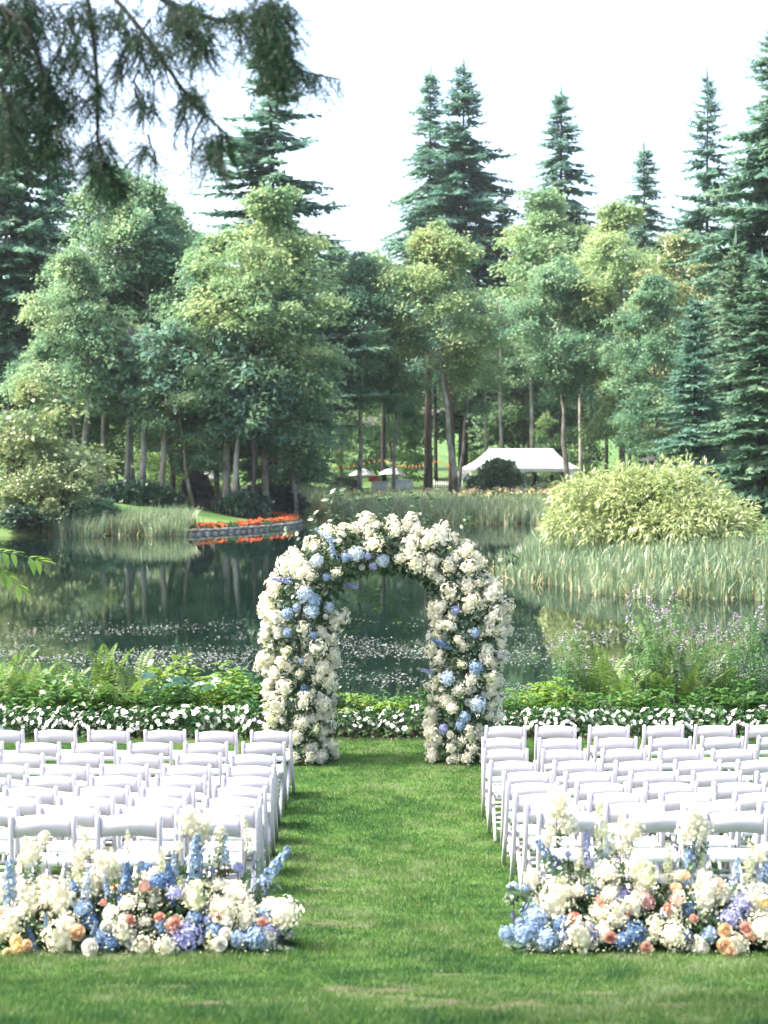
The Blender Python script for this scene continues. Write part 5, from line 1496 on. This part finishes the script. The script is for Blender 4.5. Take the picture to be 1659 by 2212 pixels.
def chair_meshes():
    D = {}
    for s in (-1, 1):
        mb = MB(); sweep(mb, POST, 0.034, 0.044, s * 0.211); D['upright', s] = mb.mesh("upright", M['white_resin'])
        mb = MB(); sweep(mb, [(0.16, 0.475), (-0.03, 0.26), (-0.255, 0.0)], 0.030, 0.046, s * 0.176); D['rear_leg', s] = mb.mesh("rear_leg", M['white_resin'])
        mb = MB(); sweep(mb, [(0.235, 0.425), (-0.13, 0.412)], 0.024, 0.036, s * 0.146, False); D['seat_rail', s] = mb.mesh("seat_rail", M['white_resin'])
    # back panel, arched top and bottom edge
    n = 14; V = []
    for side in (0, 1):
        for i in range(n + 1):
            t = i / n * 2 - 1; arc = math.cos(t * math.pi / 2) ** 0.9 if abs(t) < 1 else 0.0
            bow = -0.020 * (1 - t * t)
            for zz, base in ((0.728 + 0.024 * arc, 1), (0.592 + 0.018 * arc, 0)):
                yy = np.interp(zz, [0.46, 0.66, 0.755], [-0.105, -0.150, -0.170]) + bow + (0.008 if side else -0.008)
                V.append((t * 0.197, yy, zz))
    q = []; o = (n + 1) * 2
    for i in range(n):
        a = i * 2
        q += [[a, a + 1, a + 3, a + 2], [o + a, o + a + 2, o + a + 3, o + a + 1], [a, a + 2, o + a + 2, o + a], [a + 1, o + a + 1, o + a + 3, a + 3]]
    q += [[0, o, o + 1, 1], [n * 2, n * 2 + 1, o + n * 2 + 1, o + n * 2]]
    D['back_panel'] = MB().add(np.array(V), q).mesh("back_panel", M['white_resin'])
    # padded seat with rounded corners and domed top
    n = 32; V = []; q = []
    for zz, k in ((0.404, 0.94), (0.406, 1.0), (0.440, 1.0), (0.452, 0.965), (0.459, 0.80), (0.463, 0.0)):
        for i in range(n):
            a = 2 * math.pi * i / n; ca, sa = math.cos(a), math.sin(a)
            e = 0.34
            V.append((math.copysign(abs(ca) ** e, ca) * 0.196 * k, 0.055 + math.copysign(abs(sa) ** e, sa) * 0.185 * k, zz + 0.012 * (0.055 + sa * 0.185)))
    for r in range(5): q += [[r * n + i, r * n + (i + 1) % n, (r + 1) * n + (i + 1) % n, (r + 1) * n + i] for i in range(n)]
    D['seat_pad'] = MB().add(np.array(V), q, polys=[list(range(n))[::-1]]).mesh("seat_pad", M['white_pad'], True)
    def rung(y, z, w, h=0.022): return MB().box((0, y, z), (w, 0.016, h)).mesh("rung", M['white_resin'])
    D['rung'] = [rung(0.108, 0.115, 0.404), rung(0.045, 0.215, 0.404), rung(-0.165, 0.105, 0.35), rung(-0.085, 0.195, 0.35)]
    return D
CH = chair_meshes()
def chair(label, x, y, rz, group):
    slope = math.atan2(float(lawn_z(y + 0.2) - lawn_z(y - 0.2)), 0.4)
    t = thing("folding_chair", label, "chair", (x, y, float(lawn_z(y)) + 0.004), 0, group)
    t.rotation_euler = (slope, 0, rz)
    for s in (-1, 1):
        for k in ('upright', 'rear_leg', 'seat_rail'): obj(k, CH[k, s], t)
    obj("back_panel", CH['back_panel'], t); obj("seat_pad", CH['seat_pad'], t)
    for r in CH['rung']: obj("rung", r, t)
crng = np.random.default_rng(8)
for side, nm, edges, d0 in ((-1, "left", (1.0, 1.02, 1.02, 1.0, 0.975, 0.96, 0.94, 0.905, 0.925), 16.80), (1, "right", (1.10, 1.04, 1.0, 1.02, 1.04, 1.045, 1.05, 1.06, 1.08), 17.10)):
    for r in range(9):
        d = d0 - 0.8 * r
        e = edges[r]
        for c in range(9):
            x = e + 0.23 + 0.578 * c
            if x - 0.24 > 0.2455 * (d + 0.05): break
            chair("white folding chair, %s row from the arch, %s seat %s of the aisle" % (ORD[r], ORD[c], nm),
                  side * (x + crng.normal() * 0.012), d + 0.165 + crng.normal() * 0.018 + 0.012 * c * (1 if side > 0 else 0.4), crng.normal() * 0.032, "white folding chairs %s of the aisle" % nm)

# ------------------------------------------------------------------ flower drifts at the back of the aisle
def drift(name, label, ox, oy, base_zy, heads, xr, seed, side):
    rng_ = np.random.default_rng(seed)
    D0 = 9.45
    def P(zx, zy, d): return np.array(at((ox + zx / 1.659) / 1.507, (oy + zy / 1.659) / 1.507, d))
    mid = P((xr[0] + xr[1]) / 2, base_zy, D0)
    org = np.array([mid[0], D0, float(lawn_z(D0))])
    t = thing(name, label, "flower arrangement", org)
    pts = []
    def depth(zy): return D0 - 0.27 + 0.46 * np.clip((base_zy - zy) / 420, -0.1, 1.0)
    def dirn(zx, zy):
        h = np.clip((base_zy - zy) / 400, 0, 1)
        return unit(np.array([rng_.normal() * 0.25, -1 + 0.75 * h, 0.25 + 0.9 * h]))
    for k, c, zx, zy, r in heads:
        d = depth(zy) if r >= 0 else depth(zy); r = abs(r)
        p = P(zx, zy, d) - org; nn = dirn(zx, zy)
        if k == 'm': put("hydrangea_head", MOP[c], t, p - nn * 0.04, nn, r / 84)
        elif k == 'w': put("hydrangea_head", (PAN + [LACE, MOPW[0]])[rng_.integers(6)], t, p - nn * 0.03, unit(nn + np.array([0, 0, 0.5])), r / 80)
        elif k == 'p': put("hydrangea_head", PAN[rng_.integers(4)], t, p, (rng_.normal() * .15, -.1, 1), r / 75)
        elif k == 'g': put("flower_spike", SPKW, t, p, (rng_.normal() * .2, -.1, 1), r / 90)
        elif k == 's': put("delphinium_spike", SPK[c[0]], t, p, c[1], r / 85)
        elif k == 'r': put("rose", ROSE[c], t, p + np.array([0, -0.07, 0]), unit(nn + np.array([0, -.4, .1])), r / 34)
        elif k == 't': put("thistle_head", THI, t, p, nn, r / 28)
        elif k == 'd': put("dahlia", DAHLIA, t, p, nn, r / 45)
        elif k == 'l': put("hydrangea_head", LACE, t, p - nn * 0.03, nn, r / 85)
        pts.append((p, r / 890 * 0.8))
        # a stem for those that stand above the mound
        if zy < base_zy - 330:
            q = p.copy(); f = np.array([p[0] * 0.97 + rng_.normal() * 0.03, p[1] + 0.05, 0.12])
            obj("stem", MB().tube(smooth_poly(np.array([f, (f + q) / 2 + [0.01, 0, 0.0], q]), 2), 0.0035, 5).mesh("stem", M['brown_stem'], True), t)
            for j in range(2):
                put("leaf_sprig", SPRIG[rng_.integers(4)], t, f + (q - f) * rng_.uniform(0.15, 0.7), (rng_.normal(), rng_.normal() - .3, 0.8), 0.5)
    # filler heads and leaves over a long low mound
    W = (P(xr[1], base_zy, D0)[0] - P(xr[0], base_zy, D0)[0]) / 2
    n = 2600
    u = rng_.uniform(-1, 1, n); a = rng_.uniform(0, math.pi, n); k = rng_.uniform(0.35, 1.0, n) ** 0.6
    hgt = 0.30 * np.clip(1 - np.abs(u) ** 3, 0.12, 1)
    C = np.stack([u * W, np.cos(a) * 0.20 * k + 0.09, np.sin(a) * hgt * 0.9 * k + 0.01], 1)
    o = unit(C * [0.2, 1, 1]) + rng_.normal(size=(n, 3)) * 0.7
    g = MB(); ovals(g, C, o, rng_.normal(size=(n, 3)) * 0.6 + [0, -0.3, 1], rng_.uniform(0.05, 0.10, n), 0.042, 0.1, 0.25)
    # fine sprays
    m = 1500
    u = rng_.uniform(-0.97, 0.97, m); a = rng_.uniform(0, math.pi, m)
    S = np.stack([u * W, np.cos(a) * 0.3 + 0.04, np.sin(a) * 0.36 * np.clip(1 - np.abs(u) ** 4, 0.2, 1) * rng_.uniform(0.85, 1.25, m)], 1)
    tag(obj("greenery", g.mesh("greenery", M['bouquet_leaf']), t), kind="stuff")
    fs = MB(); florets(fs, S, rsphere(rng_, m), 0.016, rng_, 4)
    tag(obj("filler_sprays", fs.mesh("filler_sprays", M['petal_green']), t), kind="stuff")
    cnt = 0; tries = 0
    while cnt < 72 and tries < 5000:
        tries += 1
        u = rng_.uniform(-1, 1); a = rng_.uniform(0.05, math.pi)
        hg = 0.34 * max(0.2, 1 - abs(u) ** 4)
        p = np.array([u * W, math.cos(a) * -0.24 + 0.11, math.sin(a) * hg * rng_.uniform(0.7, 1.35) + 0.03])
        s = rng_.uniform(0.45, 0.95)
        if any((p - q) @ (p - q) < (0.62 * (0.085 * s + r)) ** 2 for q, r in pts): continue
        nn = unit(np.array([u * 0.3, -math.cos(a) * -1 if False else p[1] - 0.06, math.sin(a) * 0.8 + 0.1]) + rng_.normal(size=3) * 0.2)
        v = rng_.random()
        if v < 0.40: put("hydrangea_head", (PAN + [LACE, MOPW[1]])[rng_.integers(6)], t, p, unit(nn + np.array([0, 0, 0.4])), s)
        elif v < 0.54: put("hydrangea_head", PANG[rng_.integers(2)], t, p, nn, s)
        elif v < 0.70: put("hydrangea_head", MOP[('blue', 'deepblue', 'blue', 'lavender')[rng_.integers(4)]], t, p, nn, s * 0.75)
        elif v < 0.90: put("rose", ROSE[('white', 'coral', 'blush', 'peach', 'blush')[rng_.integers(5)]], t, p, nn, rng_.uniform(0.9, 1.3))
        else: put("delphinium_spike", SPK[('blue', 'deepblue')[rng_.integers(2)]], t, p, unit(nn + [0, 0, .4]), s * 0.6)
        pts.append((p, 0.08 * s)); cnt += 1
    return t

UPS = lambda c, x=0.0: (c, (x, -.1, 1))
LEFT = [('m', 'lavender', 990, 1490, 80), ('s', UPS('blue'), 55, 1270, 85), ('m', 'paleblue', 160, 1240, 35), ('s', UPS('deepblue', .15), 665, 1290, 85), ('s', UPS('deepblue', -.1), 930, 1265, 75), ('s', UPS('blue', .05), 1055, 1170, 100),
        ('s', UPS('blue', .75), 1445, 1165, 85), ('m', 'deepblue', 560, 1490, 62), ('m', 'deepblue', 600, 1525, 45), ('m', 'deepblue', 490, 1390, 45), ('m', 'blue', 1370, 1490, 62), ('m', 'blue', 1285, 1500, 45), ('m', 'blue', 1420, 1340, 42), ('m', 'deepblue', 880, 1430, 45), ('m', 'deepblue', 1150, 1460, 55),
        ('s', UPS('paleblue', .1), 465, 1265, 60), ('m', 'lavender', 1285, 1090, 26), ('t', 0, 765, 1098, 22), ('t', 0, 1130, 1400, 32), ('t', 0, 1100, 1335, 24), ('t', 0, 1145, 1130, 18), ('t', 0, 310, 1050, 12),
        ('r', 'coral', 950, 1410, 42), ('r', 'coral', 705, 1392, 34), ('r', 'coral', 870, 1372, 28), ('r', 'coral', 1175, 1365, 24), ('r', 'coral', 1420, 1395, 26), ('r', 'coral', 570, 1290, 20), ('r', 'yellow', 105, 1500, 34), ('r', 'yellow', 112, 1545, 30), ('r', 'yellow', 60, 1562, 28), ('r', 'peach', 430, 1450, 40), ('r', 'peach', 160, 1520, 30),
        ('r', 'white', 610, 1350, 42), ('r', 'white', 592, 1420, 36), ('r', 'white', 105, 1355, 38), ('r', 'white', 1225, 1460, 33), ('r', 'white', 1195, 1512, 35), ('r', 'white', 500, 1530, 42), ('r', 'white', 660, 1025, 22), ('r', 'white', 775, 1310, 20), ('r', 'white', 1310, 1250, 26),
        ('w', 0, 330, 1310, 95), ('w', 0, 320, 1505, 85), ('w', 0, 150, 1310, 72), ('w', 0, 670, 1480, 62), ('w', 0, 800, 1190, 62), ('w', 0, 1040, 1290, 62), ('w', 0, 900, 1555, 55), ('w', 0, 1285, 1230, 62), ('l', 0, 1530, 1350, 85), ('l', 0, 1460, 1310, 50), ('w', 0, 500, 1210, 60), ('w', 0, 60, 1440, 62), ('w', 0, 770, 1400, 40), ('w', 0, 1340, 1330, 42), ('w', 0, 830, 1290, 42), ('w', 0, 1180, 1190, 40), ('w', 0, 250, 1230, 60),
        ('p', 0, 1025, 890, 62), ('p', 0, 1075, 965, 55), ('p', 0, 1100, 900, 35), ('p', 0, 1190, 950, 36), ('g', 0, 1180, 1050, 60), ('p', 0, 430, 1075, 46), ('g', 0, 480, 1000, 50), ('p', 0, 175, 1050, 52), ('p', 0, 240, 970, 30), ('g', 0, 120, 1090, 60), ('g', 0, 1340, 970, 50), ('g', 0, 690, 1010, 40), ('s', UPS('paleblue', .05), 1215, 1060, 50), ('s', UPS('paleblue'), 940, 1130, 50), ('w', 0, 20, 1230, 60), ('g', 0, 620, 1130, 50), ('g', 0, 870, 1120, 50), ('p', 0, 560, 1180, 45), ('p', 0, 960, 1020, 30)]
drift("flower_drift", "low drift of cream, blue and coral flowers behind the left chairs", 0, 2150, 1565, LEFT, (-160, 1540), 5, -1)
RIGHT = [('w', 0, 520, 1290, 92), ('w', 0, 640, 1495, 85), ('w', 0, 850, 1385, 75), ('w', 0, 1160, 1480, 72), ('w', 0, 1330, 1290, 82), ('p', 0, 1250, 880, 70), ('p', 0, 1235, 945, 62), ('p', 0, 1300, 935, 50), ('p', 0, 515, 800, 62), ('p', 0, 575, 900, 50), ('p', 0, 470, 960, 42), ('g', 0, 760, 945, 75), ('p', 0, 930, 930, 56), ('p', 0, 880, 1000, 50), ('g', 0, 860, 880, 30),
         ('w', 0, 385, 1185, 50), ('w', 0, 1600, 1290, 70), ('w', 0, 1640, 1440, 80), ('w', 0, 1150, 1370, 52), ('w', 0, 1060, 1420, 45), ('w', 0, 740, 1350, 50), ('w', 0, 1420, 1240, 60), ('g', 0, 800, 1080, 70), ('g', 0, 640, 1150, 60), ('g', 0, 1120, 1130, 60), ('w', 0, 980, 1230, 45), ('g', 0, 1560, 1130, 70), ('p', 0, 1630, 1060, 50), ('g', 0, 1290, 1060, 60),
         ('m', 'deepblue', 1005, 1150, 48), ('m', 'lavender', 1505, 1285, 74), ('m', 'lavender', 1465, 1370, 58), ('m', 'blue', 1350, 1478, 42), ('s', UPS('blue', -.7), 515, 1115, 80), ('s', UPS('blue', .02), 1235, 1130, 85), ('s', UPS('paleblue', .1), 775, 1130, 75), ('s', UPS('lavender', 0), 680, 1050, 60), ('m', 'lavender', 855, 1255, 58), ('m', 'blue', 330, 1475, 58), ('m', 'blue', 260, 1470, 42), ('m', 'blue', 470, 1500, 58), ('m', 'blue', 410, 1370, 60), ('m', 'paleblue', 280, 1198, 32), ('m', 'blue', 390, 1445, 45),
         ('m', 'blue', 1215, 1320, 42), ('m', 'deepblue', 930, 1465, 62), ('m', 'deepblue', 720, 1205, 42), ('s', UPS('paleblue', .1), 1480, 1190, 60), ('s', UPS('blue', .2), 1640, 1160, 60), ('m', 'deepblue', 550, 1415, 48), ('m', 'deepblue', 880, 1510, 45), ('m', 'deepblue', 1240, 1480, 30), ('s', UPS('paleblue', 0), 920, 1090, 50), ('m', 'blue', 345, 1200, 26),
         ('r', 'coral', 605, 1380, 36), ('r', 'coral', 755, 1285, 36), ('r', 'coral', 885, 1345, 28), ('d', 0, 995, 1305, 48), ('r', 'coral', 1110, 1325, 30), ('r', 'coral', 800, 1475, 30), ('r', 'coral', 990, 1530, 28), ('r', 'coral', 1525, 1425, 30), ('r', 'coral', 1245, 1378, 24), ('r', 'peach', 1150, 1212, 30), ('r', 'white', 825, 1160, 26), ('r', 'white', 805, 1245, 28), ('r', 'white', 1165, 1250, 33), ('r', 'yellow', 1630, 1290, 34), ('r', 'peach', 1415, 1440, 36), ('r', 'peach', 1410, 1520, 40), ('r', 'peach', 1440, 1555, 32), ('r', 'white', 745, 1195, 22),
         ('t', 0, 580, 1045, 20), ('t', 0, 1095, 1365, 26), ('t', 0, 315, 1410, 22), ('t', 0, 555, 1492, 26), ('t', 0, 955, 1210, 16)]
drift("flower_drift", "low drift of cream, blue and coral flowers behind the right chairs", 1500, 2150, 1560, RIGHT, (300, 1850), 6, 1)

# ------------------------------------------------------------------ twig of lime leaves at the picture edge
t = thing("leafy_sapling", "bright green compound leaf twig reaching in at the left picture edge", "sapling", (-5.6, 16.2, float(lawn_z(16.2))))
o = np.array(t.location)
st = MB()
a0 = np.array([0, 0, -0.05]); a1 = np.array([0.05, 0, 1.9]); a2 = np.array(at(-60, 1190, 16.2)) - o
st.tube(smooth_poly(np.array([a0, a1 * [1, 1, .6], a1, a2]), 3), np.linspace(0.022, 0.006, len(smooth_poly(np.array([a0, a1, a1, a2]), 3))), 6)
LEAFLET = MB()
ovals(LEAFLET, np.zeros((1, 3)), np.array([[0, 1.0, 0]]), np.array([[0, 0, 1.0]]), 0.16, 0.062, 0.12, 0.15)
LEAFLET = LEAFLET.mesh("leaf", M['lime'])
def compound(p0, p1, n, s):
    P = smooth_poly(np.array([p0, (p0 + p1) / 2 + [0, 0, 0.05], p1]), 2)
    st.tube(P, np.linspace(0.004, 0.002, len(P)), 5)
    for k in range(n):
        f = 0.25 + 0.75 * k / (n - 1); i = min(int(f * (len(P) - 1)), len(P) - 2)
        tg = unit(P[i + 1] - P[i])
        for sg in ((-1, 1) if k < n - 1 else (0,)):
            u = tg * (0.45 if sg else 1.0) + np.array([0, sg * 0.5, -0.75 if sg < 0 else 0.15])
            put_leaf = obj("leaf", LEAFLET, t, P[i], None, s * rng.uniform(0.85, 1.1))
            put_leaf.rotation_mode = 'QUATERNION'; put_leaf.rotation_quaternion = Vector(u).to_track_quat('Y', 'Z')
B = lambda xv, yv, d=16.2: np.array(at(xv, yv, d)) - o
compound(B(-60, 1190), B(92, 1212), 7, 1.2)
compound(B(-50, 1200), B(46, 1272), 6, 1.15)
compound(B(-70, 1215), B(20, 1245), 5, 1.1)
obj("stem", st.mesh("stem", M['stem'], True), t)

# ------------------------------------------------------------------ fir boughs that hang into the top of the view
def build_boughs():
    rng = np.random.default_rng(55)
    tx, ty = -4.8, 5.7
    root = thing("fir_tree", "near fir whose dark hanging boughs frame the top left of the view", "tree", (tx, ty, float(lawn_z(ty)) - 0.1))
    o = np.array(root.location)
    wood = MB(); H = 17.0
    pth = trunk_path(rng, H, wob=0.1); wood.tube(pth, np.linspace(0.42, 0.06, len(pth)), 12)
    TW = []      # (base, direction, length)
    def strand(P, r0, r1, step, ln, hang, width=0.0):
        P = smooth_poly(np.asarray(P, float), 3)
        wood.tube(P, np.linspace(r0, r1, len(P)), 5)
        Q = poly_sample(P, step); T = np.gradient(Q, axis=0) if len(Q) > 1 else np.array([[0, 0, -1.0]])
        for q, tg in zip(Q, T):
            tg = unit(tg); a = rng.random() * 6.28
            dv = tg * rng.uniform(0.1, 0.7) + np.array([math.cos(a) * 0.8, math.sin(a) * 0.8, -hang * rng.uniform(0.4, 1.4)])
            TW.append((q, unit(dv), ln * rng.uniform(0.5, 1.25)))
        return P
    V = lambda xv, yv, d: np.array(at(xv, yv, d)) - o
    bz = lambda z: on_path(pth, z)
    def hanging(p, l, step=0.035, ln=0.10, sway=0.10):
        n = 4; pts = [p]
        for k in range(n): pts.append(pts[-1] + np.array([rng.normal() * sway * l, rng.normal() * sway * l, -l / n]))
        strand(pts, 0.006, 0.002, step, ln, 0.9)
    # main boughs in the photograph's places
    B1 = strand([bz(4.5), V(-120, -40, 6.94), V(60, 40, 6.80), V(90, 150, 6.80), V(120, 260, 6.80), V(150, 330, 6.80)], 0.018, 0.004, 0.02, 0.16, 0.7)
    B2 = strand([bz(5.2), V(-40, -200, 7.07), V(180, -60, 6.94), V(205, 90, 6.94), V(212, 220, 6.94), V(208, 300, 6.94), V(225, 350, 6.94), V(262, 408, 6.94)], 0.015, 0.003, 0.025, 0.12, 0.8)
    B3 = strand([bz(5.4), V(60, -200, 7.34), V(235, -20, 7.21), V(320, 80, 7.14), V(390, 190, 7.14), V(440, 245, 7.14), V(495, 295, 7.14)], 0.016, 0.004, 0.05, 0.10, 0.7)
    B4 = strand([bz(5.8), V(150, -200, 7.48), V(330, -10, 7.41), V(420, 30, 7.34), V(500, 52, 7.34), V(560, 30, 7.34), V(600, 60, 7.34), V(625, 150, 7.34), V(735, 172, 7.34)], 0.020, 0.003, 0.035, 0.14, 0.8)
    B5 = strand([bz(4.0), V(-150, 60, 6.66), V(-20, 130, 6.60), V(30, 250, 6.60), V(10, 340, 6.60)], 0.015, 0.004, 0.02, 0.16, 0.8)
    B6 = strand([bz(6.1), V(300, -200, 7.75), V(470, -90, 7.68), V(590, -20, 7.62), V(600, 90, 7.62), V(590, 170, 7.62)], 0.015, 0.004, 0.02, 0.15, 0.8)
    # dense clumps: view x, y, spread x, spread y, count
    for cx, cy, sx, sy, n in ((25, 60, 55, 80, 150), (70, 200, 50, 80, 130), (15, 280, 30, 60, 80), (110, 310, 40, 30, 60), (60, 20, 70, 30, 70), (215, 340, 26, 45, 70), (235, 385, 18, 18, 20), (205, 200, 14, 40, 25), (250, 30, 40, 25, 35), (300, 85, 25, 18, 30), (400, 20, 45, 20, 60),
                              (585, 20, 35, 25, 90), (595, 90, 30, 35, 110), (605, 150, 28, 25, 75), (470, 310, 28, 22, 45), (455, 345, 14, 14, 12), (420, 210, 22, 22, 30), (310, 215, 12, 28, 22), (312, 325, 14, 14, 16), (350, 110, 30, 25, 25), (430, 90, 25, 35, 40), (395, 60, 35, 30, 40), (560, 60, 25, 20, 30), (680, 165, 25, 8, 14), (255, 140, 12, 30, 14), (160, 120, 30, 50, 45), (145, 220, 30, 40, 35), (170, 30, 40, 30, 40), (500, 30, 40, 14, 30)):
        for k in range(int(n * 1.7)):
            p = V(cx + rng.normal() * sx * 0.6, cy + rng.normal() * sy * 0.6, 7.05 + rng.normal() * 0.18)
            a = rng.random() * 6.28
            TW.append((p, unit(np.array([math.cos(a) * 0.9, math.sin(a) * 0.9, -0.75 + 0.35 * rng.normal()])), rng.uniform(0.06, 0.16)))
    for xv, yv, l in ((285, 60, .30), (300, 150, .34), (305, 90, .5), (345, 110, .25), (400, 195, .4), (380, 170, .3), (440, 250, .3), (290, 190, .25), (260, 20, .45), (325, 40, .35), (410, 30, .3), (450, 45, .35), (520, 50, .2), (140, 60, .6), (170, 80, .5), (480, 290, .35), (395, 240, .25), (320, 290, .3), (270, 130, .35)):
        hanging(V(xv, yv, 7.15), l * 0.7, 0.03, 0.07, 0.12)
    # boughs on the other sides of the trunk
    for k in range(26):
        z = rng.uniform(5.5, 16); a = rng.uniform(1.9, 5.0); l = rng.uniform(1.4, 2.8) * (1.15 - z / 20)
        p = bz(z); e = p + np.array([math.cos(a) * l, math.sin(a) * l, -0.3 * l])
        strand([p, (p + e) / 2 + [0, 0, 0.15], e], 0.015, 0.004, 0.05, 0.25, 0.7)
    # needles along each twig
    C = []; U = []
    lens = np.array([t[2] for t in TW]); base = np.array([t[0] for t in TW]); dr = np.array([t[1] for t in TW])
    cnt = np.maximum(6, (lens / 0.0075).astype(int))
    rep = np.repeat(np.arange(len(TW)), cnt)
    f = np.concatenate([np.linspace(0, 1, c) for c in cnt])
    sag = np.array([0, 0, -0.25]) * (f ** 2 * lens[rep])[:, None]
    C = base[rep] + dr[rep] * (f * lens[rep])[:, None] + sag
    n = len(C)
    d = dr[rep]
    s1 = unit(np.cross(d, rng.normal(size=(len(TW), 3))[rep])); 
    sgn = np.where(np.arange(n) % 2 == 0, 1.0, -1.0)[:, None]
    u = unit(d * 0.75 + s1 * sgn + rng.normal(size=(n, 3)) * 0.2)
    L = rng.uniform(0.018, 0.032, n)
    sd = unit(np.cross(u, rng.normal(size=(n, 3)))) * 0.0030
    Vv = np.stack([C - sd, C + sd, C + u * L[:, None]], 1).reshape(-1, 3)
    nd = MB().add(Vv, tris=np.arange(n)[:, None] * 3 + np.array([0, 1, 2]))
    for b, dd, l in TW:
        wood.tube(np.array([b, b + dd * l * 0.5 - [0, 0, .06 * l], b + dd * l - [0, 0, .25 * l]]), [0.0025, 0.002, 0.001], 3, cap=False)
    obj("trunk", wood.mesh("trunk", M['bark_dark'], True), root)
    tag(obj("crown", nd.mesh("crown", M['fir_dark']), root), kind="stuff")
    print("needles", n)
build_boughs()

# ------------------------------------------------------------------ hazy summer air
hm, hn, ho = new_mat('haze_air')
pv = hn.nodes.new("ShaderNodeVolumePrincipled")
pv.inputs["Color"].default_value = (0.84, 0.97, 1.0, 1)
pv.inputs["Density"].default_value = 0.00014
pv.inputs["Anisotropy"].default_value = 0.2
hn.links.new(pv.outputs[0], ho.inputs[1])
tag(obj("haze", MB().box((0, 200, 30), (360, 480, 66)).mesh("haze", hm)), "thin pale summer haze over the pond and the wood", "haze", kind="stuff")

tri = sum(len(m.loops) - 2 * len(m.polygons) for m in bpy.data.meshes)
print("TRIANGLES", tri, "OBJECTS", len(bpy.data.objects))
